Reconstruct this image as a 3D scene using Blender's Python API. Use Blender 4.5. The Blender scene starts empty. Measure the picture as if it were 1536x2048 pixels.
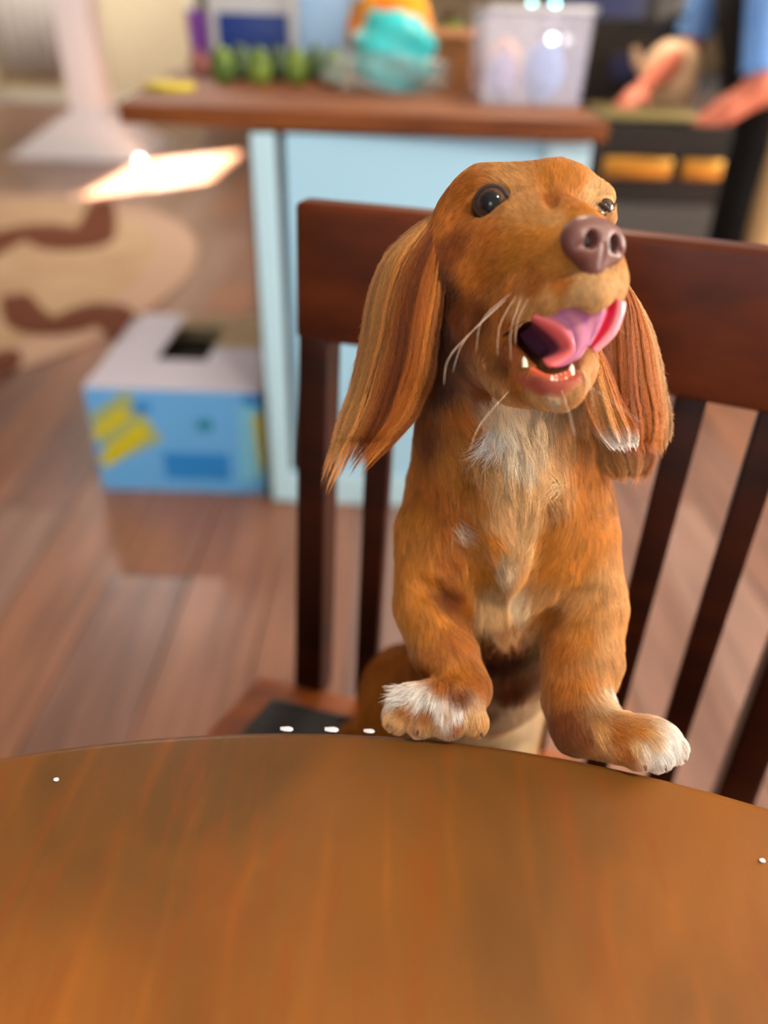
import bpy, bmesh, math, random
import numpy as np
from mathutils import Matrix, Vector
random.seed(5); rng = np.random.default_rng(11)
S = bpy.context.scene; COL = S.collection

# ------------------------------------------------------------------ camera
F_PX = 1538.0; PITCH = math.radians(33); ROLL = math.radians(1.7); CAMP = np.array([0, 0, 1.12])
cf = np.array([0, math.cos(PITCH), -math.sin(PITCH)])
_r0 = np.array([1., 0, 0]); _u0 = np.array([0, math.sin(PITCH), math.cos(PITCH)])
cr = math.cos(ROLL) * _r0 + math.sin(ROLL) * _u0
cu = -math.sin(ROLL) * _r0 + math.cos(ROLL) * _u0
cam_d = bpy.data.cameras.new('camera'); cam = bpy.data.objects.new('camera', cam_d); COL.objects.link(cam)
cam.matrix_world = Matrix(((cr[0], cu[0], -cf[0], CAMP[0]), (cr[1], cu[1], -cf[1], CAMP[1]), (cr[2], cu[2], -cf[2], CAMP[2]), (0, 0, 0, 1)))
cam_d.sensor_fit = 'VERTICAL'; cam_d.sensor_height = 32.0; cam_d.lens = F_PX / 2048 * 32.0
cam_d.clip_start = 0.02
cam_d.dof.use_dof = True; cam_d.dof.focus_distance = 0.432; cam_d.dof.aperture_fstop = 2.1
S.camera = cam

def W(x, y, d): return CAMP + (cf + (x - 768) / F_PX * cr + (1024 - y) / F_PX * cu) * d
def onz(x, y, z):
    v = W(x, y, 1) - CAMP; return CAMP + v * (z - CAMP[2]) / v[2]
def onY(x, y, Y):
    v = W(x, y, 1) - CAMP; return CAMP + v * Y / v[1]
def proj(p):
    q = np.asarray(p) - CAMP; d = q @ cf
    return 768 + F_PX * (q @ cr) / d, 1024 - F_PX * (q @ cu) / d, d

# ------------------------------------------------------------------ world, lights, exposure
w = bpy.data.worlds.new('world'); S.world = w; w.use_nodes = True
w.node_tree.nodes['Background'].inputs[0].default_value = (0.62, 0.78, 1.0, 1)
w.node_tree.nodes['Background'].inputs[1].default_value = 1.0
S.view_settings.view_transform = 'Standard'; S.view_settings.look = 'None'
S.view_settings.gamma = 1.0; S.view_settings.exposure = 0.0; S.view_settings.use_curve_mapping = False

def light(name, kind, loc, aim, energy, color, size=(1, 1), spread=None):
    l = bpy.data.lights.new(name, kind); o = bpy.data.objects.new(name, l); COL.objects.link(o)
    l.energy = energy; l.color = color
    if kind == 'AREA':
        l.shape = 'RECTANGLE'; l.size, l.size_y = size
        if spread: l.spread = math.radians(spread)
    if kind == 'SUN': l.angle = math.radians(0.6)
    o.location = loc; o.rotation_euler = (Vector(aim) - Vector(loc)).to_track_quat('-Z', 'Y').to_euler()
    return o
SUN_T = (-1.75, 7.0, 0.0); SUN_F = (-5.2, 3.55, 1.78)
light('sun', 'SUN', SUN_F, SUN_T, 300, (1.0, 0.93, 0.8))
light('daylight_right_window', 'AREA', (3.92, 1.5, 1.55), (0.0, 0.45, 0.9), 225, (1.0, 0.92, 0.80), (1.7, 1.3))
light('added_right_front_fill', 'AREA', (3.92, -1.1, 1.55), (0.0, 0.6, 0.8), 60, (0.92, 0.96, 1.0), (1.3, 1.3))  # unseen window light, added to brighten dog's right front and island panel
light('daylight_rear_window', 'AREA', (-0.75, -2.42, 1.7), (0.1, 1.2, 0.5), 26, (0.80, 0.9, 1.0), (1.0, 1.0))
light('dining_key_light', 'AREA', (0.95, -0.25, 2.45), (0.1, 0.45, 0.9), 33, (1.0, 0.88, 0.70), (0.26, 0.26))  # unseen ceiling lamp added as key for the dog's upper highlights
light('kitchen_ceiling_light', 'AREA', (0.6, 3.2, 2.5), (0.6, 3.2, 0), 45, (1.0, 0.83, 0.62), (0.5, 0.5))
light('hall_fill_light', 'AREA', (-1.6, 5.0, 2.5), (-1.6, 5.0, 0), 60, (1.0, 0.93, 0.85), (1.0, 1.0))  # unseen lamp, turned up to brighten the hall
light('far_hall_light', 'AREA', (-3.6, 9.6, 2.4), (-3.8, 11.5, 0.9), 85, (1.0, 0.93, 0.84), (1.0, 1.0))  # unseen fill added to lift the dark far wall
S.cycles.use_denoising = True
S.cycles.max_bounces = 8; S.cycles.diffuse_bounces = 3; S.cycles.glossy_bounces = 3; S.cycles.transmission_bounces = 6; S.cycles.transparent_max_bounces = 8
S.cycles.sample_clamp_indirect = 5.0; S.cycles.caustics_reflective = False; S.cycles.caustics_refractive = False
S.cycles_curves.shape = 'RIBBONS'

# ------------------------------------------------------------------ materials
def lin(c):
    if len(c) > 3: c = c[:3]
    return tuple(((v / 255) / 12.92 if v / 255 <= 0.04045 else ((v / 255 + 0.055) / 1.055) ** 2.4) for v in c)
def mat(name, col, rough=0.5, metal=0.0, spec=0.5, noise=None, bump=None, trans=0.0, coat=0.0, sss=0.0, emit=None, ior=1.45, alpha=1.0):
    """noise = (second colour, scale xyz, detail, contrast); bump = (scale, strength)"""
    m = bpy.data.materials.new(name); m.use_nodes = True; nt = m.node_tree; b = nt.nodes['Principled BSDF']
    b.inputs['Base Color'].default_value = (*lin(col), 1); b.inputs['Roughness'].default_value = rough
    b.inputs['Metallic'].default_value = metal; b.inputs['Specular IOR Level'].default_value = spec
    b.inputs['Transmission Weight'].default_value = trans; b.inputs['Coat Weight'].default_value = coat
    b.inputs['Coat Roughness'].default_value = 0.08; b.inputs['IOR'].default_value = ior; b.inputs['Alpha'].default_value = alpha
    if sss: b.inputs['Subsurface Weight'].default_value = sss; b.inputs['Subsurface Scale'].default_value = 0.004
    if emit: b.inputs['Emission Color'].default_value = (*lin(emit[0]), 1); b.inputs['Emission Strength'].default_value = emit[1]
    tc = nt.nodes.new('ShaderNodeTexCoord')
    if noise:
        c2, sc, det, con = noise
        mp = nt.nodes.new('ShaderNodeMapping'); mp.inputs['Scale'].default_value = sc
        n = nt.nodes.new('ShaderNodeTexNoise'); n.inputs['Scale'].default_value = 1; n.inputs['Detail'].default_value = det
        r = nt.nodes.new('ShaderNodeMapRange'); r.inputs['From Min'].default_value = 0.5 - con; r.inputs['From Max'].default_value = 0.5 + con
        mx = nt.nodes.new('ShaderNodeMix'); mx.data_type = 'RGBA'
        mx.inputs['A'].default_value = (*lin(col), 1); mx.inputs['B'].default_value = (*lin(c2), 1)
        nt.links.new(tc.outputs['Object'], mp.inputs['Vector']); nt.links.new(mp.outputs[0], n.inputs['Vector'])
        nt.links.new(n.outputs['Fac'], r.inputs['Value']); nt.links.new(r.outputs[0], mx.inputs['Factor']); nt.links.new(mx.outputs['Result'], b.inputs['Base Color'])
    if bump:
        n2 = nt.nodes.new('ShaderNodeTexNoise'); n2.inputs['Scale'].default_value = bump[0]; n2.inputs['Detail'].default_value = 4
        bp = nt.nodes.new('ShaderNodeBump'); bp.inputs['Strength'].default_value = bump[1]; bp.inputs['Distance'].default_value = 0.001
        nt.links.new(tc.outputs['Object'], n2.inputs['Vector']); nt.links.new(n2.outputs['Fac'], bp.inputs['Height']); nt.links.new(bp.outputs[0], b.inputs['Normal'])
    return m
def attr_mat(name, attr='Cd', rough=0.55, spec=0.3, sss=0.0, coat=0.0, bump=None):
    m = mat(name, (128, 128, 128), rough, spec=spec, sss=sss, coat=coat, bump=bump); nt = m.node_tree
    a = nt.nodes.new('ShaderNodeAttribute'); a.attribute_name = attr
    nt.links.new(a.outputs['Color'], nt.nodes['Principled BSDF'].inputs['Base Color'])
    return m
M = dict(
    wall=mat('wall_paint', (214, 200, 170), 0.8, noise=((205, 190, 160), (1.5, 1.5, 1.5), 2, 0.3), bump=(180, .05)),
    ceil=mat('ceiling_paint', (232, 228, 220), 0.9),
    white=mat('white_paint', (228, 230, 238), 0.6), curtain=mat('pale_curtain', (214, 210, 206), 0.9), trimw=mat('trim_paint', (220, 216, 205), 0.5),
    darkdoor=mat('dark_door_paint', (96, 92, 74), 0.5),
    floor_sub=mat('floor_underlay', (60, 38, 28), 0.8),
    panel=mat('island_cool_tint', (168, 220, 250), 0.5), panel_l=mat('island_trim_paint', (190, 232, 252), 0.45),  # cool daylight on the white panels is put into this blue
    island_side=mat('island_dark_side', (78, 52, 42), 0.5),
    counter=mat('counter_wood', (150, 90, 46), 0.6, spec=.25, noise=((92, 48, 26), (3, 16, 16), 5, 0.2)),
    black=mat('black_enamel', (18, 17, 19), 0.3), greycab=mat('charcoal_metal', (62, 58, 55), 0.45),
    bronze=mat('bronze_metal', (196, 142, 62), 0.28, metal=0.9), steel=mat('steel', (170, 172, 176), 0.3, metal=1),
    cream_enamel=mat('cream_enamel', (236, 200, 160), 0.35), navy=mat('navy_plastic', (28, 36, 76), 0.4),
    card=mat('cardboard', (190, 168, 130), 0.8), cardbrown=mat('brown_cardboard', (150, 96, 52), 0.8),
    boxwhite=mat('box_pale_print', (206, 204, 222), 0.5), boxblue=mat('box_blue_print', (106, 184, 250), 0.4),
    boxdeep=mat('box_deep_blue_print', (40, 140, 225), 0.4), boxlight=mat('box_sky_print', (126, 208, 246), 0.4), boxteal=mat('box_teal_print', (30, 140, 175), 0.4),
    boxyellow=mat('box_yellow_print', (214, 205, 10), 0.4), boxpale=mat('box_sage_print', (170, 185, 120), 0.4), dark=mat('hole_shade', (30, 24, 14), 0.9),
    rug=mat('rug_cream', (186, 160, 128), 0.95, noise=((160, 130, 100), (3, 3, 3), 3, .3)), rugb=mat('rug_border', (178, 148, 128), 0.95), rugp=mat('rug_brown', (96, 48, 24), 0.95),
    avocado=mat('avocado_skin', (52, 92, 40), 0.5, noise=((140, 170, 70), (14, 14, 14), 3, .2)), avodark=mat('dark_avocado_skin', (26, 52, 34), 0.5, noise=((100, 130, 96), (12, 12, 12), 3, .25)),
    onion=mat('pink_onion_skin', (176, 112, 108), 0.4), stem=mat('stem_brown', (70, 50, 25), 0.7),
    yellow=mat('yellow_plastic', (206, 188, 20), 0.4), yellow2=mat('yellow_squash', (222, 196, 50), 0.4),
    teal=mat('teal_plastic_film', (20, 205, 220), 0.3, noise=((80, 225, 230), (20, 20, 20), 3, .2)), wrap=mat('clear_wrap', (215, 235, 240), 0.18, alpha=.28),
    orange=mat('orange_bag', (250, 170, 10), 0.4, noise=((240, 120, 30), (16, 16, 16), 2, .1)), tanbag=mat('tan_paper', (226, 176, 140), 0.7),
    tubwhite=mat('tub_white', (214, 220, 228), 0.4), tubblue=mat('tub_blue_label', (24, 62, 150), 0.4), paleblue=mat('pale_blue_plastic', (160, 200, 245), 0.35),
    purple=mat('purple_plastic', (150, 90, 205), 0.4), green=mat('green_plastic', (90, 125, 40), 0.5),
    clear=mat('clear_storage_plastic', (222, 226, 245), 0.12, alpha=.3), lilac=mat('lilac_cloth', (150, 166, 228), 0.8, noise=((190, 172, 214), (10, 10, 10), 2, .2)), peach=mat('peach_cloth', (224, 178, 158), 0.8), sky=mat('sky_cloth', (130, 180, 250), 0.8),
    shirt=mat('light_blue_shirt', (104, 156, 226), 0.85, noise=((120, 168, 232), (20, 20, 20), 2, .3)), skin=mat('person_skin', (200, 112, 86), 0.55, sss=.05), hairp=mat('person_hair', (50, 32, 22), 0.7),
    apron=mat('black_apron', (12, 12, 13), 0.9), khaki=mat('khaki_trousers', (196, 160, 112), 0.9), shoe=mat('brown_shoe', (110, 50, 25), 0.6), eyew=mat('eye_white', (235, 235, 230), .3), lip=mat('lip_skin', (150, 70, 60), .5),
    chair=mat('chair_stained_wood', (58, 20, 6), 0.42, noise=((28, 9, 3), (4, 4, 30), 4, 0.25), spec=.25),
    chair_r=mat('chair_rail_wood', (98, 42, 12), 0.42, noise=((56, 20, 6), (5, 30, 30), 4, 0.25), spec=.25),
    seatwood=mat('seat_edge_wood', (176, 94, 40), 0.4, noise=((90, 40, 16), (5, 20, 20), 4, .2)), cushion=mat('black_cushion', (14, 15, 20), 0.55, bump=(200, .3)), gold=mat('gold_nailhead', (220, 180, 90), .3, metal=1),
    crumb=mat('white_fleck', (220, 224, 235), .6),
    nose=mat('liver_nose_skin', (102, 62, 56), 0.42, spec=.5, bump=(900, .35), coat=.15), nostril=mat('nostril_dark', (22, 8, 6), .6),
    tongue=attr_mat('tongue_wet', rough=.3, spec=.5, sss=.25, coat=.5, bump=(500, .15)),
    tooth=mat('tooth', (245, 235, 215), .2, coat=.5), gum=mat('gum', (196, 90, 60), .3, sss=.3, coat=.5),
    body=attr_mat('coat_undercoat', rough=.7, spec=.2), lid=mat('eyelid_skin', (34, 14, 8), .35, coat=.3), caruncle=mat('eye_corner', (200, 150, 130), .2, coat=.5),
    eye=attr_mat('eyeball', rough=.05, spec=.35), claw=mat('claw', (80, 50, 36), .4), pad=mat('paw_pad', (120, 76, 66), .6),
    whisker=mat('whisker', (225, 205, 185), .4),
)
M['eye'].node_tree.nodes['Principled BSDF'].inputs['Coat Roughness'].default_value = 0.02
def hair_mat():
    m = bpy.data.materials.new('hair_strands'); m.use_nodes = True; nt = m.node_tree; b = nt.nodes['Principled BSDF']
    a = nt.nodes.new('ShaderNodeAttribute'); a.attribute_name = 'Cd'
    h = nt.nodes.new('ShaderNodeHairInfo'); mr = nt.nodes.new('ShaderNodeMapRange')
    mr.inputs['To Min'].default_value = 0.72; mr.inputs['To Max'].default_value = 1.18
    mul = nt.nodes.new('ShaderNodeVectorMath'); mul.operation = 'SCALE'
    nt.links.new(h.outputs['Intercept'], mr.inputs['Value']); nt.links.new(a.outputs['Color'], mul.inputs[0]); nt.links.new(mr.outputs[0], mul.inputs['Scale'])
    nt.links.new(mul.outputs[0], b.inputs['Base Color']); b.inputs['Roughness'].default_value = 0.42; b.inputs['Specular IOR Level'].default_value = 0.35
    return m
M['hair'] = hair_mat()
def wood_table():
    m = mat('table_varnished_wood', (150, 84, 30), 0.3, coat=.0, spec=.35); nt = m.node_tree; b = nt.nodes['Principled BSDF']
    tc = nt.nodes.new('ShaderNodeTexCoord')
    def noise(sc, det, dist=0.0, rot=0.0):
        mp = nt.nodes.new('ShaderNodeMapping'); mp.inputs['Scale'].default_value = sc; mp.inputs['Rotation'].default_value = (0, 0, rot)
        n = nt.nodes.new('ShaderNodeTexNoise'); n.inputs['Scale'].default_value = 1; n.inputs['Detail'].default_value = det; n.inputs['Distortion'].default_value = dist
        nt.links.new(tc.outputs['Object'], mp.inputs[0]); nt.links.new(mp.outputs[0], n.inputs['Vector']); return n.outputs['Fac']
    def ramp(src, lo, hi):
        r = nt.nodes.new('ShaderNodeMapRange'); r.inputs['From Min'].default_value = lo; r.inputs['From Max'].default_value = hi
        nt.links.new(src, r.inputs['Value']); return r.outputs[0]
    def mix(f, a, c):
        x = nt.nodes.new('ShaderNodeMix'); x.data_type = 'RGBA'; nt.links.new(f, x.inputs['Factor'])
        for s, v in (('A', a), ('B', c)):
            if isinstance(v, tuple): x.inputs[s].default_value = (*lin(v), 1)
            else: nt.links.new(v, x.inputs[s])
        return x.outputs['Result']
    c = mix(ramp(noise((7, 5, 7), 4, .6), .32, .68), (138, 84, 32), (92, 62, 28))      # cloudy stain
    c = mix(ramp(noise((90, 14, 90), 5, .2, 0.25), .5, .95), c, (122, 62, 22))        # fine grain along the board
    # cathedral grain lines
    wv = nt.nodes.new('ShaderNodeTexWave'); wv.wave_type = 'RINGS'; wv.rings_direction = 'Z'; wv.inputs['Scale'].default_value = 9; wv.inputs['Distortion'].default_value = 5; wv.inputs['Detail'].default_value = 3; wv.inputs['Detail Scale'].default_value = 1.2
    mp = nt.nodes.new('ShaderNodeMapping'); mp.inputs['Scale'].default_value = (1.0, .32, 1); mp.inputs['Rotation'].default_value = (0, 0, .35); mp.inputs['Location'].default_value = (-.1, -.1, 0)
    nt.links.new(tc.outputs['Object'], mp.inputs[0]); nt.links.new(mp.outputs[0], wv.inputs['Vector'])
    pw = nt.nodes.new('ShaderNodeMath'); pw.operation = 'POWER'; pw.inputs[1].default_value = 14; nt.links.new(wv.outputs['Fac'], pw.inputs[0])
    ml = nt.nodes.new('ShaderNodeMath'); ml.operation = 'MULTIPLY'; nt.links.new(pw.outputs[0], ml.inputs[0]); nt.links.new(ramp(noise((14, 14, 14), 2), .4, .7), ml.inputs[1])
    m3 = nt.nodes.new('ShaderNodeMath'); m3.operation = 'MULTIPLY'; m3.inputs[1].default_value = .13; nt.links.new(ml.outputs[0], m3.inputs[0]); c = mix(m3.outputs[0], c, (190, 104, 30))
    nt.links.new(c, b.inputs['Base Color'])
    r = nt.nodes.new('ShaderNodeMapRange'); r.inputs['To Min'].default_value = .24; r.inputs['To Max'].default_value = .44
    nt.links.new(noise((30, 30, 30), 5), r.inputs['Value']); nt.links.new(r.outputs[0], b.inputs['Roughness'])
    bp = nt.nodes.new('ShaderNodeBump'); bp.inputs['Strength'].default_value = .06; bp.inputs['Distance'].default_value = .001
    nt.links.new(noise((900, 900, 900), 3), bp.inputs['Height']); nt.links.new(bp.outputs[0], b.inputs['Normal'])
    return m
M['table'] = wood_table()
def plank_mat(name, a, b_, c):
    return mat(name, a, 0.36, noise=(b_, (26, 2.2, 26), 6, 0.22), coat=c, bump=(60, .1))
M['plank'] = [plank_mat('plank_%s' % n, a, b, .15) for n, a, b in (('umber', (138, 102, 88), (98, 72, 64)), ('russet', (156, 108, 84), (112, 78, 62)), ('taupe', (152, 120, 106), (112, 86, 78)))]

# ------------------------------------------------------------------ helpers
def link(name, me, m=None, parent=None, smooth=True):
    o = bpy.data.objects.new(name, me); COL.objects.link(o)
    if m is not None: me.materials.append(m)
    if smooth and hasattr(me, 'polygons') and len(me.polygons): me.polygons.foreach_set('use_smooth', [True] * len(me.polygons))
    if parent is not None:
        o.parent = parent; o.matrix_parent_inverse = parent.matrix_world.inverted()
    return o
def tag(o, label=None, cat=None, group=None, kind=None):
    if label: o['label'] = label
    if cat: o['category'] = cat
    if group: o['group'] = group
    if kind: o['kind'] = kind
    return o
def thing(name, loc, label, cat, group=None, rz=0.0):
    o = bpy.data.objects.new(name, None); COL.objects.link(o); o.location = loc; o.rotation_euler.z = rz
    o.empty_display_size = .05
    o.matrix_world = Matrix.Translation(Vector(loc)) @ Matrix.Rotation(rz, 4, 'Z')
    return tag(o, label, cat, group)
class MB:
    """collects shapes; build() links them as one mesh"""
    def __init__(s, xf=None): s.bm = bmesh.new(); s.xf = xf or Matrix()
    def box(s, c, size, bevel=0.0, rot=None):
        r = bmesh.ops.create_cube(s.bm, size=1); vs = r['verts']
        mt = Matrix.Translation(Vector(c)) @ (rot or Matrix()) @ Matrix.Diagonal((*size, 1))
        bmesh.ops.transform(s.bm, matrix=s.xf @ mt, verts=vs)
        if bevel:
            es = list({e for v in vs for e in v.link_edges})
            bmesh.ops.bevel(s.bm, geom=es, offset=bevel, segments=2, affect='EDGES', profile=.6)
        return s
    def hexa(s, pts, bevel=0.0):   # 8 points: bottom 4, top 4
        vs = [s.bm.verts.new(s.xf @ Vector(p)) for p in pts]
        fs = [s.bm.faces.new([vs[i] for i in q]) for q in ((3, 2, 1, 0), (4, 5, 6, 7), (0, 1, 5, 4), (1, 2, 6, 5), (2, 3, 7, 6), (3, 0, 4, 7))]
        if bevel: bmesh.ops.bevel(s.bm, geom=list({e for f in fs for e in f.edges}), offset=bevel, segments=2, affect='EDGES', profile=.6)
        return s
    def lathe(s, c, prof, n=24, axis=None):
        rows = []
        for (r, z) in prof:
            rows.append([s.bm.verts.new(s.xf @ (Vector(c) + (axis or Matrix.Identity(3)) @ Vector((r * math.cos(2 * math.pi * k / n), r * math.sin(2 * math.pi * k / n), z)))) for k in range(n)])
        for a, b in zip(rows, rows[1:]):
            for k in range(n): s.bm.faces.new((a[k], a[(k + 1) % n], b[(k + 1) % n], b[k]))
        s.bm.faces.new(rows[0][::-1]); s.bm.faces.new(rows[-1]); return s
    def tube(s, pts, rad, n=10, cap=True, squash=1.0):
        pts = [Vector(p) for p in pts]; rad = rad if hasattr(rad, '__len__') else [rad] * len(pts); rows = []
        up = Vector((0, 0, 1))
        for i, p in enumerate(pts):
            t = (pts[min(i + 1, len(pts) - 1)] - pts[max(i - 1, 0)]).normalized()
            if abs(t.dot(up)) > .95: up = Vector((1, 0, 0))
            a = t.cross(up).normalized(); b = a.cross(t).normalized(); up = b
            rows.append([s.bm.verts.new(s.xf @ (p + (a * math.cos(2 * math.pi * k / n) + b * squash * math.sin(2 * math.pi * k / n)) * rad[i])) for k in range(n)])
        for a, b in zip(rows, rows[1:]):
            for k in range(n): s.bm.faces.new((a[k], a[(k + 1) % n], b[(k + 1) % n], b[k]))
        if cap: s.bm.faces.new(rows[0][::-1]); s.bm.faces.new(rows[-1])
        return s
    def ball(s, c, r, sub=3, jit=0.0):
        q = bmesh.ops.create_icosphere(s.bm, subdivisions=sub, radius=1)
        r = r if hasattr(r, '__len__') else (r, r, r)
        for v in q['verts']:
            k = 1 + jit * math.sin(9 * v.co.x + 4 * v.co.z) * math.cos(7 * v.co.y + 3)
            v.co = s.xf @ (Vector(c) + Vector((v.co.x * r[0] * k, v.co.y * r[1] * k, v.co.z * r[2] * k)))
        return s
    def build(s, name, m, parent=None, smooth=True):
        bmesh.ops.recalc_face_normals(s.bm, faces=s.bm.faces)
        me = bpy.data.meshes.new(name); s.bm.to_mesh(me); s.bm.free()
        o = link(name, me, m, parent, smooth)
        if smooth: me.set_sharp_from_angle(angle=math.radians(38))
        return o
def spline(pts, n):
    P = np.array(pts, float); k = len(P); out = []
    for t in np.linspace(0, k - 1, n):
        i = min(int(t), k - 2); u = t - i
        p0, p1, p2, p3 = P[max(i - 1, 0)], P[i], P[i + 1], P[min(i + 2, k - 1)]
        out.append(.5 * ((2 * p1) + (-p0 + p2) * u + (2 * p0 - 5 * p1 + 4 * p2 - p3) * u * u + (-p0 + 3 * p1 - 3 * p2 + p3) * u ** 3))
    return np.array(out)

# ------------------------------------------------------------------ signed-distance modelling (smooth organic bodies)
class Field:
    def __init__(s, lo, hi, h):
        s.lo = np.array(lo, float); s.h = h; s.n = np.ceil((np.array(hi) - s.lo) / h).astype(int) + 1
        s.ax = [(s.lo[i] + h * np.arange(s.n[i])).astype(np.float32) for i in range(3)]
        s.D = np.full(s.n, 0.2, np.float32)
    def _sl(s, lo, hi):
        a = np.clip(np.floor((np.array(lo) - s.lo) / s.h).astype(int), 0, s.n); b = np.clip(np.ceil((np.array(hi) - s.lo) / s.h).astype(int) + 1, 0, s.n)
        sl = tuple(slice(a[i], b[i]) for i in range(3))
        X, Y, Z = np.meshgrid(*[s.ax[i][sl[i]] for i in range(3)], indexing='ij', sparse=True); return sl, X, Y, Z
    def _comb(s, sl, d, k, op):
        c = s.D[sl]
        if op == 'sub':
            h = np.clip(.5 - .5 * (c + d) / k, 0, 1); s.D[sl] = c * (1 - h) + (-d) * h + k * h * (1 - h)
        else:
            h = np.clip(.5 + .5 * (c - d) / k, 0, 1); s.D[sl] = c * (1 - h) + d * h - k * h * (1 - h)
    def cap(s, A, ra, B, rb, k=.008, op='add'):
        A = np.array(A, float); B = np.array(B, float); m = max(ra, rb) + 2 * k + .006
        sl, X, Y, Z = s._sl(np.minimum(A, B) - m, np.maximum(A, B) + m)
        if 0 in s.D[sl].shape: return s
        v = B - A; L2 = max(v @ v, 1e-12)
        t = np.clip(((X - A[0]) * v[0] + (Y - A[1]) * v[1] + (Z - A[2]) * v[2]) / L2, 0, 1)
        d = np.sqrt((X - A[0] - t * v[0]) ** 2 + (Y - A[1] - t * v[1]) ** 2 + (Z - A[2] - t * v[2]) ** 2) - (ra + (rb - ra) * t)
        s._comb(sl, d, k, op); return s
    def chain(s, pts, k=.008):
        for (A, ra), (B, rb) in zip(pts, pts[1:]): s.cap(A, ra, B, rb, k)
        return s
    def ell(s, C, rad, R=None, k=.008, op='add'):
        """ellipsoid; R rows are its axes"""
        C = np.array(C, float); rad = np.array(rad, float); m = rad.max() + 2 * k + .006
        sl, X, Y, Z = s._sl(C - m, C + m)
        if 0 in s.D[sl].shape: return s
        R = np.eye(3) if R is None else np.array(R)
        q = [(X - C[0]) * R[i, 0] + (Y - C[1]) * R[i, 1] + (Z - C[2]) * R[i, 2] for i in range(3)]
        k0 = np.sqrt(sum((q[i] / rad[i]) ** 2 for i in range(3))); k1 = np.sqrt(sum((q[i] / rad[i] ** 2) ** 2 for i in range(3))) + 1e-9
        s._comb(sl, k0 * (k0 - 1) / k1, k, op); return s
    def at(s, P):
        g = (np.asarray(P) - s.lo) / s.h; g = np.clip(g, 0, np.array(s.n) - 1.001); i = g.astype(int); u = g - i; r = 0
        for dx in (0, 1):
            for dy in (0, 1):
                for dz in (0, 1):
                    wt = (u[..., 0] if dx else 1 - u[..., 0]) * (u[..., 1] if dy else 1 - u[..., 1]) * (u[..., 2] if dz else 1 - u[..., 2])
                    r = r + wt * s.D[i[..., 0] + dx, i[..., 1] + dy, i[..., 2] + dz]
        return r
    def grad(s, P):
        e = s.h; g = np.stack([s.at(P + e * np.eye(3)[i]) - s.at(P - e * np.eye(3)[i]) for i in range(3)], -1)
        return g / (np.linalg.norm(g, axis=-1, keepdims=True) + 1e-9)
    def mesh(s, smooth=1):
        """naive surface nets"""
        D = s.D; ins = D < 0
        c = [ins[a:ins.shape[0] - 1 + a, b:ins.shape[1] - 1 + b, e:ins.shape[2] - 1 + e] for a in (0, 1) for b in (0, 1) for e in (0, 1)]
        allv = c[0].copy(); anyv = c[0].copy()
        for x in c[1:]: allv &= x; anyv |= x
        cell = anyv & ~allv; idx = np.full(cell.shape, -1, np.int64); I = np.argwhere(cell); idx[cell] = np.arange(len(I))
        acc = np.zeros((len(I), 3)); cnt = np.zeros(len(I)); cor = [(a, b, e) for a in (0, 1) for b in (0, 1) for e in (0, 1)]
        val = [D[I[:, 0] + a, I[:, 1] + b, I[:, 2] + e] for a, b, e in cor]
        for p in range(8):
            for q in range(p + 1, 8):
                if sum(abs(cor[p][i] - cor[q][i]) for i in range(3)) != 1: continue
                cr_ = (val[p] < 0) != (val[q] < 0); t = np.where(cr_, val[p] / np.where(cr_, val[p] - val[q], 1), 0)
                pos = np.array(cor[p]) + t[:, None] * (np.array(cor[q]) - np.array(cor[p])); acc += pos * cr_[:, None]; cnt += cr_
        V = s.lo + s.h * (I + acc / cnt[:, None]); faces = []
        for axx in range(3):
            a1, a2 = [(1, 2), (2, 0), (0, 1)][axx]
            sl0 = [slice(None)] * 3; sl1 = [slice(None)] * 3; sl0[axx] = slice(0, -1); sl1[axx] = slice(1, None)
            A_ = ins[tuple(sl0)]; B_ = ins[tuple(sl1)]; E = np.argwhere(A_ != B_)
            ok = (E[:, a1] > 0) & (E[:, a2] > 0) & (E[:, a1] < ins.shape[a1] - 1) & (E[:, a2] < ins.shape[a2] - 1); E = E[ok]
            e1 = np.eye(3, dtype=int)[a1]; e2 = np.eye(3, dtype=int)[a2]
            q = np.stack([idx[tuple((E - e1 - e2).T)], idx[tuple((E - e2).T)], idx[tuple(E.T)], idx[tuple((E - e1).T)]], 1)
            flip = ~A_[tuple(E.T)]; q[flip] = q[flip][:, ::-1]; faces.append(q)
        Fc = np.concatenate(faces)
        Fc = Fc[(Fc >= 0).all(1)]
        for _ in range(smooth):
            sm = np.zeros_like(V); n = np.zeros(len(V))
            for i in range(4):
                for j in (1, 3): np.add.at(sm, Fc[:, i], V[Fc[:, (i + j) % 4]]); np.add.at(n, Fc[:, i], 1)
            V = .5 * V + .5 * sm / np.maximum(n, 1)[:, None]
        return V, Fc
def np_mesh(name, V, Fc):
    me = bpy.data.meshes.new(name); V = np.ascontiguousarray(V, np.float32); Fc = np.ascontiguousarray(Fc, np.int32); k = Fc.shape[1]
    me.vertices.add(len(V)); me.vertices.foreach_set('co', V.ravel()); me.loops.add(Fc.size); me.loops.foreach_set('vertex_index', Fc.ravel())
    me.polygons.add(len(Fc)); me.polygons.foreach_set('loop_start', np.arange(0, Fc.size, k, dtype=np.int32)); me.polygons.foreach_set('loop_total', np.full(len(Fc), k, np.int32))
    me.update(calc_edges=True); me.validate(); return me
def vcol(me, C):
    a = me.color_attributes.new('Cd', 'FLOAT_COLOR', 'POINT'); C = np.concatenate([C, np.ones((len(C), 1))], 1).astype(np.float32); a.data.foreach_set('color', C.ravel())
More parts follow.
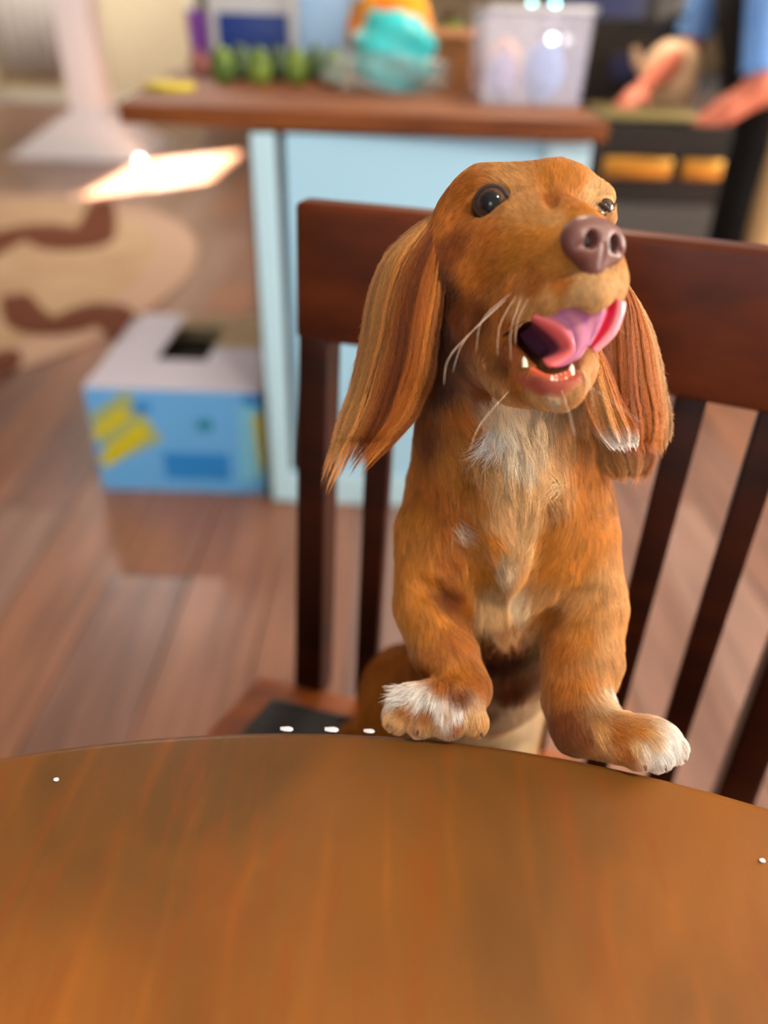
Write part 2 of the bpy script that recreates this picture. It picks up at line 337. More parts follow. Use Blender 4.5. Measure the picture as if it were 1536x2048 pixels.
def strands(name, P, Cc, R, parent, m=None):
    """P n x k x 3 points, Cc n x 3 colours, R n root radii"""
    n, k = P.shape[:2]; cv = bpy.data.hair_curves.new(name); cv.add_curves([k] * n)
    cv.attributes['position'].data.foreach_set('vector', np.ascontiguousarray(P, np.float32).ravel())
    taper = np.linspace(1, .12, k) ** .8; rr = (R[:, None] * taper[None]).astype(np.float32)
    ra = cv.attributes.get('radius') or cv.attributes.new('radius', 'FLOAT', 'POINT'); ra.data.foreach_set('value', rr.ravel())
    ca = cv.attributes.new('Cd', 'FLOAT_COLOR', 'CURVE'); ca.data.foreach_set('color', np.concatenate([Cc, np.ones((n, 1))], 1).astype(np.float32).ravel())
    cv.materials.append(m or M['hair']); o = bpy.data.objects.new(name, cv); COL.objects.link(o)
    if parent is not None: o.parent = parent; o.matrix_parent_inverse = parent.matrix_world.inverted()
    return o

# ------------------------------------------------------------------ the room
def struct(o): o['kind'] = 'structure'; return o
X0, X1, Y0, Y1, ZC = -5.2, 4.0, -2.5, 11.5, 2.6
def wall_x(name, x, ya, yb, *opens, thick=.12):
    """wall in the plane x, with rectangular openings (y0, y1, z0, z1)"""
    m = MB(); sx = x + (thick / 2 if x > 0 else -thick / 2); y = ya
    for o in sorted(opens) + [None]:
        e = o[0] if o else yb; m.box((sx, (y + e) / 2, ZC / 2), (thick, e - y, ZC))
        if o:
            m.box((sx, (o[0] + o[1]) / 2, o[2] / 2), (thick, o[1] - o[0], o[2])); m.box((sx, (o[0] + o[1]) / 2, (o[3] + ZC) / 2), (thick, o[1] - o[0], ZC - o[3])); y = o[1]
    return struct(m.build(name, M['wall'], smooth=False))
wall_x('wall_left', X0, Y0, Y1, (2.4, 4.02, 1.56, 2.02)); wall_x('wall_right', X1, Y0, Y1, (.6, 2.4, .85, 2.2), (-1.8, -.4, .85, 2.2))
struct(MB().box(((X0 + X1) / 2, Y1 + .06, ZC / 2), (X1 - X0, .12, ZC)).build('wall_back', M['wall'], smooth=False))
m = MB(); o_ = (-1.3, -.2, 1.15, 2.25)
m.box(((X0 + o_[0]) / 2, Y0 - .06, ZC / 2), (o_[0] - X0, .12, ZC)); m.box(((X1 + o_[1]) / 2, Y0 - .06, ZC / 2), (X1 - o_[1], .12, ZC))
m.box(((o_[0] + o_[1]) / 2, Y0 - .06, o_[2] / 2), (o_[1] - o_[0], .12, o_[2])); m.box(((o_[0] + o_[1]) / 2, Y0 - .06, (o_[3] + ZC) / 2), (o_[1] - o_[0], .12, ZC - o_[3]))
struct(m.build('wall_front', M['wall'], smooth=False))
struct(MB().box(((X0 + X1) / 2, (Y0 + Y1) / 2, ZC + .05), (X1 - X0 + .3, Y1 - Y0 + .3, .1)).build('ceiling', M['ceil'], smooth=False))
def win_x(name, x, y0, y1, z0, z1):
    r = struct(MB().box((x, y0, (z0 + z1) / 2), (.08, .05, z1 - z0)).box((x, y1, (z0 + z1) / 2), (.08, .05, z1 - z0)).box((x, (y0 + y1) / 2, z0), (.08, y1 - y0, .05)).box((x, (y0 + y1) / 2, z1), (.08, y1 - y0, .05)).build(name, M['white'], smooth=False))
win_x('window_1', X1 + .06, .6, 2.4, .85, 2.2); win_x('window_2', X0 - .06, 2.4, 4.02, 1.56, 2.02); win_x('window_added', X1 + .06, -1.8, -.4, .85, 2.2)  # last one frames the opening added for the right front fill
struct(MB().box((-1.3, Y0 - .06, 1.7), (.05, .08, 1.1)).box((-.2, Y0 - .06, 1.7), (.05, .08, 1.1)).box((-.75, Y0 - .06, 1.15), (1.1, .08, .05)).box((-.75, Y0 - .06, 2.25), (1.1, .08, .05)).build('window_3', M['white'], smooth=False))
struct(MB().box(((X0 + X1) / 2, Y1 - .01, .06), (X1 - X0, .02, .12), .004).build('baseboard_back', M['trimw'], smooth=False))
struct(MB().box((X0 + .01, (Y0 + Y1) / 2, .06), (.02, Y1 - Y0, .12), .004).build('baseboard_left', M['trimw'], smooth=False))
for o in list(S.objects):
    if o.name.startswith('wall_'):
        for v in o.data.vertices:
            if v.co.z < .001: v.co.z = -.04
# back-wall door (greenish grey) with its casing, right of the cream wall
q = MB(); rows = [[q.bm.verts.new((-5.1 + 1.25 * i / 60, Y1 - .14 + .04 * math.sin(i * .9) , z)) for i in range(61)] for z in (.35, 2.4)]
for i in range(60): q.bm.faces.new((rows[0][i], rows[0][i + 1], rows[1][i + 1], rows[1][i]))
t = thing('curtain', (-4.5, Y1 - .14, .35), 'pale grey-white curtain on the far wall left of the pillar', 'curtain'); o = q.build('cloth', M['curtain'], t); md = o.modifiers.new('t', 'SOLIDIFY'); md.thickness = .01
MB().tube([(-5.15, Y1 - .14, 2.42), (-3.75, Y1 - .14, 2.42)], .012, 8).build('rod', M['steel'], t); MB().box((-5.12, Y1 - .06, 2.42), (.03, .14, .03)).build('bracket', M['steel'], t); MB().box((-3.8, Y1 - .06, 2.42), (.03, .14, .03)).build('bracket', M['steel'], t)
dr = struct(MB().box((-2.05, Y1 - .03, 1.02), (.95, .05, 2.04), .004).build('door_1', M['darkdoor'], smooth=False))
MB().box((-2.05, Y1 - .065, 1.5), (.6, .02, .7), .008).build('door_panel', M['darkdoor'], dr, smooth=False)
MB().box((-2.05, Y1 - .065, .5), (.6, .02, .7), .008).build('door_panel', M['darkdoor'], dr, smooth=False)
struct(MB().box((-2.6, Y1 - .04, 1.05), (.1, .06, 2.1), .004).box((-1.5, Y1 - .04, 1.05), (.1, .06, 2.1), .004).box((-2.05, Y1 - .04, 2.12), (1.2, .06, .1), .004).build('trim_1', M['trimw'], smooth=False))
fl = struct(MB().box(((X0 + X1) / 2, (Y0 + Y1) / 2, -.06), (X1 - X0, Y1 - Y0, .1)).build('floor', M['floor_sub'], smooth=False))
# floor boards: each one in view is a part, the rest one joined part
PW, PL = .19, 1.5; tmpl = [MB().box((0, 0, -.005), (PW - .003, PL - .003, .012), .0015).build('plank', M['plank'][k], fl, smooth=False) for k in range(3)]
cells = []
for i in range(int((X1 - X0) / PW)):
    off = random.random() * PL
    for j in range(-1, int((Y1 - Y0) / PL) + 1):
        y0 = max(Y0, Y0 + j * PL + off); y1 = min(Y1, Y0 + (j + 1) * PL + off)
        if y1 - y0 < .1: continue
        cx, cy = X0 + (i + .5) * PW, (y0 + y1) / 2
        vis = any((lambda q: q[2] > 0 and -60 < q[0] < 1600 and -60 < q[1] < 1650)(proj((cx + a, b, 0))) for a in (-.1, .1) for b in (y0, cy, y1)) if cy > .3 else False
        cells.append((not vis, cy, cx, y0, y1))
cells.sort(); rest = MB()
for n, (nv, cy, cx, y0, y1) in enumerate(cells):
    if not nv and n < 300:
        k = random.randrange(3); o = tmpl[k] if tmpl[k] is not None and n < 3 and 'u' not in tmpl[k] else None
        if o is None: o = tmpl[k].copy(); COL.objects.link(o)
        else: o['u'] = 1
        o.location = (cx, cy, 0); o.scale = (1, (y1 - y0) / PL, 1)
    else: rest.box((cx, cy, -.005), (PW - .003, y1 - y0 - .003, .012))
for t in tmpl:
    if 'u' in t: del t['u']
    else: bpy.data.objects.remove(t)
o = rest.build('plank_field', M['plank'][0], fl, smooth=False); o['kind'] = 'stuff'

# ------------------------------------------------------------------ round table
TC = (-.029, -.41, .75); TR = .734
tb = thing('round_table', (TC[0], TC[1], 0), 'round varnished brown wooden table filling the foreground under the dog\'s front paws', 'table')
prof = [(0.001, -.03), (TR - .02, -.03), (TR - .006, -.026), (TR - .001, -.018), (TR, -.009), (TR - .0012, -.004), (TR - .004, -.001), (TR - .008, 0), (TR - .3, 0), (0.001, 0)]
MB().lathe(TC, prof, 160).build('tabletop', M['table'], tb)
MB().lathe((TC[0], TC[1], .66), [(TR - .12, 0), (TR - .12, .059), (TR - .145, .059), (TR - .145, 0)], 96).build('apron', M['chair'], tb)
MB().lathe((TC[0], TC[1], .0), [(.10, .10), (.12, .14), (.07, .22), (.055, .35), (.09, .48), (.06, .6), (.11, .7), (.16, .719)], 32).build('pedestal', M['chair'], tb)
for k in range(4):
    a = math.pi / 4 + k * math.pi / 2; c, s_ = math.cos(a), math.sin(a)
    MB().tube([(TC[0] + c * r, TC[1] + s_ * r, z) for r, z in ((.06, .16), (.2, .14), (.33, .07), (.42, .03))], [.045, .04, .035, .03], 10).build('leg', M['chair'], tb)
# small white flecks along the table rim
for (x, y, rr, lb) in ((572, 1456, .0042, 'white fleck on the table rim, the left one of three'), (662, 1457, .0045, 'white fleck on the table rim, the middle one of three'), (737, 1460, .0036, 'white crumb on the table rim beside the dog\'s left-hand paw')):
    p = onz(x, y + 3, .7505); tag(MB().ball((p[0], p[1], .7508), (rr, rr * .45, .0008), 2, .25).build('crumb', M['crumb']), lb, 'crumb', 'white flecks on the table rim')
for (x, y, lb) in ((112, 1560, 'tiny pale crumb on the left of the tabletop'), (1524, 1722, 'tiny pinkish crumb near the right border of the tabletop')):
    p = onz(x, y, .7505); tag(MB().ball((p[0], p[1], .7508), (.0016, .0012, .0008), 2, .25).build('crumb', M['crumb']), lb, 'crumb', 'crumbs on the tabletop')

# ------------------------------------------------------------------ the chair behind the dog
CA = np.array([-.079, .684]); CD = np.array([.345, -.127]); CD = CD / np.linalg.norm(CD); CN = np.array([-CD[1], CD[0]])
tilt = math.radians(4)
ch = thing('dining_chair', (CA[0] + CD[0] * .24, CA[1] + CD[1] * .24, 0), 'dark brown slat-back dining chair the dog stands on, with a black seat cushion', 'chair')
def CP(s, h, b=0.0):   # along the back, up it, behind it; the back leans away above the seat
    bow = .010 * math.sin(math.pi * min(max(s / .485, 0), 1)) * (1 if h > .5 else .3)
    return Vector((*(CA + CD * s + CN * (b + bow + math.tan(tilt) * (h - .98))), h))
def bar(name, s0, s1, h0, h1, b0, b1, m, bev=.003, n=1, parent=ch, s0b=None, s1b=None):
    """upright (or cross) bar of the chair back; n slices along s so that it follows the bow"""
    q = MB(); s0b = s0 if s0b is None else s0b; s1b = s1 if s1b is None else s1b
    rows = []
    for i in range(n + 1):
        t = i / n; st = s0 + (s1 - s0) * t; sb = s0b + (s1b - s0b) * t
        rows.append([q.bm.verts.new(CP(*a)) for a in ((sb, h0, b0), (sb, h0, b1), (st, h1, b1), (st, h1, b0))])
    for a, b in zip(rows, rows[1:]):
        for k in range(4): q.bm.faces.new((a[k], a[(k + 1) % 4], b[(k + 1) % 4], b[k]))
    q.bm.faces.new(rows[0][::-1]); q.bm.faces.new(rows[-1])
    es = [e for e in q.bm.edges if not (n > 1 and e.link_faces and len(e.link_faces) == 2 and e.link_faces[0].normal.dot(e.link_faces[1].normal) > .99)]
    bmesh.ops.recalc_face_normals(q.bm, faces=q.bm.faces); q.bm.normal_update()
    es = [e for e in q.bm.edges if len(e.link_faces) == 2 and e.link_faces[0].normal.dot(e.link_faces[1].normal) < .9]
    bmesh.ops.bevel(q.bm, geom=es, offset=bev, segments=3, affect='EDGES', profile=.6)
    return q.build(name, m, parent)
bar('top_rail', -.003, .488, .868, .985, -.004, .022, M['chair_r'], .006, 16)
bar('post', .0, .028, .44, .872, -.004, .030, M['chair'], .004, 1, s0b=-.008, s1b=.027)
bar('post', .457, .485, .44, .872, -.004, .030, M['chair'], .004, 1, s0b=.458, s1b=.493)
for c in (.078, .143, .209, .274, .342, .405):
    bar('slat', c - .0125, c + .0125, .455, .872, .003, .016, M['chair'], .0025)
# seat, wider than the back, running under the table edge
def SP(s, f): return Vector((*(CA + CD * s - CN * (f + .038)), 0))
out = [(-.055, -.0), (-.062, .1), (-.06, .22), (-.045, .33), (.02, .385), (.24, .40), (.46, .385), (.53, .33), (.545, .22), (.547, .1), (.54, 0), (.24, -.022)]
def slab(outline, z0, z1, bev, name, m, crown=0.0):
    q = MB(); pts = [SP(s, f) for s, f in outline]; a = [q.bm.verts.new((p.x, p.y, z0)) for p in pts]; b = [q.bm.verts.new((p.x, p.y, z1)) for p in pts]
    n = len(a); q.bm.faces.new(a[::-1]); top = q.bm.faces.new(b)
    for i in range(n): q.bm.faces.new((a[i], a[(i + 1) % n], b[(i + 1) % n], b[i]))
    bmesh.ops.bevel(q.bm, geom=list(q.bm.edges), offset=bev, segments=3, affect='EDGES', profile=.5)
    if crown:
        r = bmesh.ops.inset_region(q.bm, faces=[f for f in q.bm.faces if f.normal.z > .99 or len(f.verts) > 8 and f.calc_center_median().z > (z0 + z1) / 2], thickness=.05)
    return q.build(name, m, ch)
slab(out, .42, .452, .008, 'seat_frame', M['seatwood'])
slab([(s * .86 + .034, f * .86 + .045) for s, f in out], .4525, .476, .009, 'cushion', M['cushion'])
for (s, f, s2, f2) in ((.0, .33, -.01, .34), (.48, .33, .49, .34)):
    a = SP(s, f); b = SP(s2, f2); MB().tube([(b.x, b.y, 0), (a.x, a.y, .42)], [.016, .022], 8).build('leg', M['chair'], ch)
for s in (.01, .475):
    a = CP(s, .45, .012); b = Vector((*(CA + CD * s + CN * .04), 0)); MB().hexa([(b.x - .015, b.y - .015, 0), (b.x + .015, b.y - .015, 0), (b.x + .015, b.y + .015, 0), (b.x - .015, b.y + .015, 0), (a.x - .016, a.y - .016, .445), (a.x + .016, a.y - .016, .445), (a.x + .016, a.y + .016, .445), (a.x - .016, a.y + .016, .445)], .003).build('leg', M['chair'], ch)
for (s1, f1, s2, f2, z) in ((0, .32, .48, .32, .2), (.005, .3, .01, -.05, .16), (.48, .3, .475, -.05, .16)):
    a, b = SP(s1, f1), SP(s2, f2); MB().tube([(a.x, a.y, z), (b.x, b.y, z)], .011, 8).build('stretcher', M['chair'], ch)

# ------------------------------------------------------------------ kitchen island
IY = 1.76; isl = thing('kitchen_island', (.06, IY + .35, 0), 'cool-tinted white kitchen island base behind the chair', 'cabinet')
ix0, ix1, iyb, it = -.30, .405, 2.62, .905
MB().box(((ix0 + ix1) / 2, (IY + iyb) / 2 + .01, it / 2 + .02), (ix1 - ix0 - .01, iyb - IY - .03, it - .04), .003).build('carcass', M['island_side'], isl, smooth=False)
MB().box(((ix0 + ix1) / 2, IY + .004, it / 2 + .01), (ix1 - ix0 - .14, .014, it - .02), .002).build('end_panel', M['panel'], isl, smooth=False)
MB().box((ix0 + .025, IY, it / 2 + .005), (.05, .022, it - .01), .003).build('stile', M['panel_l'], isl, smooth=False)
MB().box((ix1 - .045, IY, it / 2 + .005), (.09, .022, it - .01), .003).build('stile', M['panel_l'], isl, smooth=False)
MB().box(((ix0 + ix1) / 2 - .02, IY, .05), (ix1 - ix0 - .14, .018, .09), .003).build('kickboard', M['panel_l'], isl, smooth=False)
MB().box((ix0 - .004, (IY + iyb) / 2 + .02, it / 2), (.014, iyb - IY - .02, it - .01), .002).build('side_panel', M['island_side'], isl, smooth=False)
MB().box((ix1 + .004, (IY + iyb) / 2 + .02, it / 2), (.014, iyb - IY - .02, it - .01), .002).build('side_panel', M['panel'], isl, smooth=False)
ct = MB().hexa([(-.575, 1.78, .912), (.425, 1.70, .912), (.425, 2.80, .912), (-.70, 2.80, .912), (-.575, 1.78, .95), (.425, 1.70, .95), (.425, 2.80, .95), (-.70, 2.80, .95)], .006).build('countertop', M['counter'])
tag(ct, 'dark-stained wooden countertop overhanging the blue-white island', 'countertop')
ZT = .9505
def onc(x, y): return onz(x, y, ZT)
# green avocados in a row
av = [(448, 168, 0), (484, 160, 1), (520, 170, 0), (557, 162, 1), (594, 171, 0), (632, 163, 1), (668, 172, 0)]
avl = ['bright green avocado, leftmost of the row on the counter', 'dark avocado second from the left of the row', 'green avocado in front of the white and blue tub, third of the row', 'dark avocado in the middle of the row', 'pale green avocado fifth of the row', 'dark green avocado, last but one of the row', 'green avocado next to the clear-wrapped teal bag']
for (x, y, dk), lb in zip(av, avl):
    p = onc(x, y); rz = random.uniform(0, 3)
    t = thing('avocado', (p[0], p[1], ZT), lb, 'fruit', 'avocados in a row on the counter', rz)
    q = MB(); q.lathe((p[0], p[1], ZT + .034), [(.004, -.034), (.018, -.031), (.028, -.02), (.031, -.004), (.030, .014), (.025, .032), (.018, .044), (.009, .051), (.002, .052)], 20); q.build('flesh', M['avodark' if dk else 'avocado'], t)
    MB().lathe((p[0], p[1], ZT + .086), [(.004, 0), (.0045, .004), (.003, .006)], 8).build('stem', M['stem'], t)
p = onc(402, 150); t = thing('onion', (p[0], p[1], ZT), 'small pink onion left of the avocados', 'vegetable')
MB().lathe((p[0], p[1], ZT), [(.004, 0), (.02, .004), (.032, .02), (.033, .032), (.024, .048), (.01, .056), (.005, .068)], 20).build('bulb', M['onion'], t); MB().lathe((p[0], p[1], ZT + .068), [(.005, 0), (.003, .012)], 8).build('stem', M['stem'], t)
p = onc(340, 180); tag(MB().lathe((p[0], p[1], ZT), [(.056, 0), (.06, .003), (.06, .012), (.056, .016), (.05, .0165), (.048, .013)], 36).build('lid', M['yellow']), 'round yellow plastic lid on the left end of the counter', 'lid')
# white tub with blue label, pale blue jug, purple cup
t = thing('tub', (-.42, 2.71, ZT), 'white tub with a wide dark blue label behind the avocados', 'container')
MB().box((-.435, 2.71, ZT + .15), (.245, .12, .30), .018).build('body', M['tubwhite'], t); MB().box((-.425, 2.648, ZT + .105), (.205, .006, .105), .002).build('label', M['tubblue'], t)
MB().box((-.435, 2.71, ZT + .31), (.255, .13, .02), .006).build('lid', M['tubwhite'], t)
t = thing('jug', (-.225, 2.62, ZT), 'tall pale blue jug right of the white tub', 'container')
MB().hexa([(-.295, 2.57, ZT), (-.165, 2.57, ZT), (-.165, 2.67, ZT), (-.295, 2.67, ZT), (-.285, 2.57, ZT + .24), (-.135, 2.57, ZT + .24), (-.135, 2.67, ZT + .24), (-.285, 2.67, ZT + .24)], .015).build('body', M['paleblue'], t)
MB().lathe((-.21, 2.62, ZT + .24), [(.025, 0), (.025, .03), (.018, .035)], 16).build('cap', M['tubwhite'], t)
MB().tube([(-.14, 2.62, ZT + .21), (-.10, 2.62, ZT + .2), (-.10, 2.62, ZT + .1), (-.145, 2.62, ZT + .07)], .01, 8).build('handle', M['paleblue'], t)
p = onY(405, 20, 2.72); t = thing('cup', (p[0] - .02, 2.74, ZT), 'purple cup at the far left of the counter goods', 'cup')
MB().lathe((p[0] - .02, 2.74, ZT), [(.025, 0), (.03, .05), (.036, .16), (.033, .162), (.028, .05)], 24).build('body', M['purple'], t)
# teal bag in clear wrap
def blob(name, m, c, r, jit, parent=None, seed=0):
    q = MB(); rr = random.Random(seed); g = bmesh.ops.create_icosphere(q.bm, subdivisions=4, radius=1)
    ph = [rr.uniform(0, 6) for _ in range(6)]
    for v in g['verts']:
        d = v.co.copy(); k = 1 + jit * (math.sin(5 * d.x + ph[0]) * math.sin(6 * d.y + ph[1]) + .7 * math.sin(9 * d.z + 4 * d.x + ph[2]) + .4 * abs(math.sin(11 * d.y + 7 * d.z + ph[3])))
        v.co = Vector((c[0] + d.x * r[0] * k, c[1] + d.y * r[1] * k, max(c[2] + d.z * r[2] * k, ZT)))
    return q.build(name, m, parent)
p = onc(770, 185); t = thing('plastic_bag', (p[0], p[1] + .05, ZT), 'crumpled teal plastic bag inside clear wrap in the middle of the counter', 'bag')
blob('film', M['teal'], (p[0] + .02, p[1] + .06, ZT + .085), (.10, .06, .088), .12, t, 3)
blob('clear_wrap', M['wrap'], (p[0] + .0, p[1] + .05, ZT + .04), (.155, .09, .05), .12, t, 8)
p = onY(800, 40, 2.5); t = thing('snack_bag', (p[0], 2.5, ZT), 'puffy orange and yellow bag behind the teal bag', 'bag')
blob('pouch', M['orange'], (p[0] - .02, 2.56, ZT + .12), (.115, .05, .115), .07, t, 5)
t = thing('paper_sack', (-.03, 2.72, ZT), 'tan paper sack left of the orange bag', 'bag')
MB().hexa([(-.09, 2.68, ZT), (.02, 2.68, ZT), (.02, 2.77, ZT), (-.09, 2.77, ZT), (-.08, 2.69, ZT + .2), (.02, 2.69, ZT + .21), (.02, 2.76, ZT + .2), (-.08, 2.76, ZT + .21)], .008).build('body', M['tanbag'], t, smooth=False)
MB().box((-.03, 2.725, ZT + .215), (.1, .045, .03), .006).build('rolled_top', M['tanbag'], t, smooth=False)
p = onc(900, 180); t = thing('cardboard_carton', (p[0], p[1], ZT), 'small brown cardboard carton left of the clear storage bin', 'box')
MB().box((p[0] + .01, p[1] + .14, ZT + .06), (.13, .14, .12), .003).build('body', M['cardbrown'], t, smooth=False)
MB().box((p[0] + .01, p[1] + .08, ZT + .128), (.13, .06, .004), rot=Matrix.Rotation(.35, 4, 'X')).build('flap', M['cardbrown'], t, smooth=False)
p = onY(905, 8, 2.72); t = thing('jar', (p[0], 2.72, ZT), 'green jar at the far edge of the counter behind the carton', 'jar')
MB().lathe((p[0], 2.72, ZT), [(.03, 0), (.034, .01), (.034, .14), (.026, .155)], 24).build('body', M['green'], t); MB().lathe((p[0], 2.72, ZT + .155), [(.03, 0), (.03, .02), (.027, .022)], 24).build('lid', M['stem'], t)
# clear storage bin
bx0, bx1, by0, by1, bh = .19, .425, 1.99, 2.33, .185
t = thing('storage_bin', ((bx0 + bx1) / 2, (by0 + by1) / 2, ZT), 'clear plastic storage bin of lilac and peach cloths on the counter', 'bin')
q = MB(); f_ = .006
for z0, z1, g0, g1 in ((0, bh, 0, f_),):
    q.hexa([(bx0 + f_, by0 + f_, ZT), (bx1 - f_, by0 + f_, ZT), (bx1 - f_, by0 + f_ + .003, ZT), (bx0 + f_, by0 + f_ + .003, ZT), (bx0, by0, ZT + bh), (bx1, by0, ZT + bh), (bx1, by0 + .003, ZT + bh), (bx0, by0 + .003, ZT + bh)])
    q.hexa([(bx0 + f_, by1 - f_, ZT), (bx1 - f_, by1 - f_, ZT), (bx1 - f_, by1 - f_ + .003, ZT), (bx0 + f_, by1 - f_ + .003, ZT), (bx0, by1, ZT + bh), (bx1, by1, ZT + bh), (bx1, by1 + .003, ZT + bh), (bx0, by1 + .003, ZT + bh)])
    q.hexa([(bx0 + f_, by0 + f_, ZT), (bx0 + f_ + .003, by0 + f_, ZT), (bx0 + f_ + .003, by1 - f_, ZT), (bx0 + f_, by1 - f_, ZT), (bx0, by0, ZT + bh), (bx0 + .003, by0, ZT + bh), (bx0 + .003, by1, ZT + bh), (bx0, by1, ZT + bh)])
    q.hexa([(bx1 - f_ - .003, by0 + f_, ZT), (bx1 - f_, by0 + f_, ZT), (bx1 - f_, by1 - f_, ZT), (bx1 - f_ - .003, by1 - f_, ZT), (bx1 - .003, by0, ZT + bh), (bx1, by0, ZT + bh), (bx1, by1, ZT + bh), (bx1 - .003, by1, ZT + bh)])
    q.box(((bx0 + bx1) / 2, (by0 + by1) / 2, ZT + .0015), (bx1 - bx0 - 2 * f_, by1 - by0 - 2 * f_, .003))
q.build('shell', M['clear'], t, smooth=False)
rim = MB()
for a, b in (((bx0, by0), (bx1, by0)), ((bx1, by0), (bx1, by1)), ((bx1, by1), (bx0, by1)), ((bx0, by1), (bx0, by0))):
    rim.box(((a[0] + b[0]) / 2, (a[1] + b[1]) / 2, ZT + bh), (abs(a[0] - b[0]) + .014, abs(a[1] - b[1]) + .014, .012), .003)
rim.build('rim', M['tubwhite'], t)
for i, (cx, cy, sx, sy, sz, mm, lb) in enumerate(((.245, 2.08, .035, .05, .045, 'lilac', 'lilac cloth at the left of the clear bin'), (.34, 2.075, .045, .045, .055, 'sky', 'blue cloth at the right of the clear bin'), (.262, 2.215, .044, .055, .058, 'peach', 'peach cloth behind the others in the clear bin'), (.36, 2.235, .036, .05, .055, 'lilac', 'lilac cloth at the back right of the clear bin'))):
    o = blob('cloth', M[mm], (cx, cy, ZT + .008 + sz), (sx, sy, sz * 1.0), .08, None, i + 20)
    for v in o.data.vertices: v.co.z = max(v.co.z, ZT + .006)
    tag(o, lb, 'cloth', 'cloths in the clear bin')
# added glowing balls on stands, standing in for specular glints behind the bin
for (x, y, Y, col, e, r, lb) in ((1105, 78, 2.36, (255, 255, 255), 60, .007, 'tiny white glint made as a glowing ball behind the clear storage bin'), (1110, 10, 2.6, (150, 240, 245), 14, .008, 'tiny cyan glint made as a glowing ball at the top edge, the right one'), (1064, 8, 2.6, (165, 235, 235), 8, .008, 'tiny cyan glint made as a glowing ball at the top edge, the left one')):
    p = onY(x, y, Y); t = thing('added_glint', (p[0], Y, ZT), lb, 'glint', 'small added glints behind the bin')
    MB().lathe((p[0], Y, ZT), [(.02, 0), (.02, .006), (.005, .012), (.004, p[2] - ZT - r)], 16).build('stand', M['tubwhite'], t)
    MB().ball(p, r, 2).build('bulb', mat('glint_glow', col, .3, emit=(col, e)), t)  # glint put in as a small glowing ball

# ------------------------------------------------------------------ range, tray and cook at the right
rx0, rx1, ry0, ry1, rz = .60, .985, 2.50, 3.12, .865
t = thing('kitchen_range', ((rx0 + rx1) / 2, (ry0 + ry1) / 2, 0), 'black and charcoal kitchen range with bronze reflection bars right of the island', 'stove')
MB().box(((rx0 + rx1) / 2, (ry0 + ry1) / 2, rz / 2), (rx1 - rx0, ry1 - ry0, rz), .006).build('body', M['black'], t, smooth=False)
MB().box(((rx0 + rx1) / 2, ry0 - .012, .40), (rx1 - rx0 - .02, .024, .50), .006).build('oven_door', M['greycab'], t, smooth=False)
for a, b in ((.615, .815), (.845, .965)):  # bronze bars standing in for reflections on the oven window
    h = MB(); h.box(((a + b) / 2, ry0 - .035, .755), (b - a, .02, .055), .009); h.box((a + .02, ry0 - .012, .755), (.016, .03, .016)); h.box((b - .02, ry0 - .012, .755), (.016, .03, .016)); h.build('handle', M['bronze'], t)
MB().box(((rx0 + rx1) / 2, ry1 - .03, rz + .13), (rx1 - rx0, .06, .26), .006).build('back_console', M['black'], t, smooth=False)
MB().box((.83, ry1 - .065, rz + .12), (.2, .01, .08), .003).build('display', M['navy'], t, smooth=False)
for gx in (.69, .89):
    for gy in (2.66, 2.9): MB().lathe((gx, gy, rz), [(.07, 0), (.07, .008), (.06, .01), (.02, .01)], 24).build('burner', M['greycab'], t)
tr = thing('baking_tray', (.78, 2.62, rz + .011), 'olive-brown baking tray on the range in front of the cook', 'tray')
q = MB(); q.box((.74, 2.62, rz + .0165), (.27, .2, .01), .004); q.build('base', mat('tray_brown', (120, 105, 60), .4), tr)
q = MB()
for c, s_ in (((.74, 2.52, rz + .024), (.27, .008, .024)), ((.74, 2.72, rz + .024), (.27, .008, .024)), ((.605, 2.62, rz + .024), (.008, .2, .024)), ((.875, 2.62, rz + .024), (.008, .2, .024))): q.box(c, s_, .002)
q.build('rim', mat('tray_rim', (134, 118, 70), .4), tr)
tag(blob('squash', M['yellow2'], (.80, 2.60, rz + .048), (.045, .03, .026), .04, None, 31), 'yellow squash lying on the baking tray', 'vegetable')
p = onY(1355, 75, 2.9); t = thing('kettle', (p[0], 2.9, rz + .01), 'round cream enamel kettle at the back of the range', 'kettle')
MB().lathe((p[0], 2.9, rz + .0105), [(.05, 0), (.075, .02), (.09, .08), (.085, .14), (.06, .18), (.03, .195)], 28).build('body', M['cream_enamel'], t); MB().ball((p[0], 2.9, rz + .215), .012, 2).build('knob', M['black'], t)
MB().tube([(p[0] - .08, 2.9, rz + .11), (p[0] - .115, 2.9, rz + .14), (p[0] - .13, 2.9, rz + .18)], [.018, .014, .011], 10).build('spout', M['cream_enamel'], t)
MB().tube(spline([(p[0] - .06, 2.9, rz + .18), (p[0] - .05, 2.9, rz + .26), (p[0] + .05, 2.9, rz + .26), (p[0] + .06, 2.9, rz + .18)], 12), .007, 8).build('handle', M['black'], t)
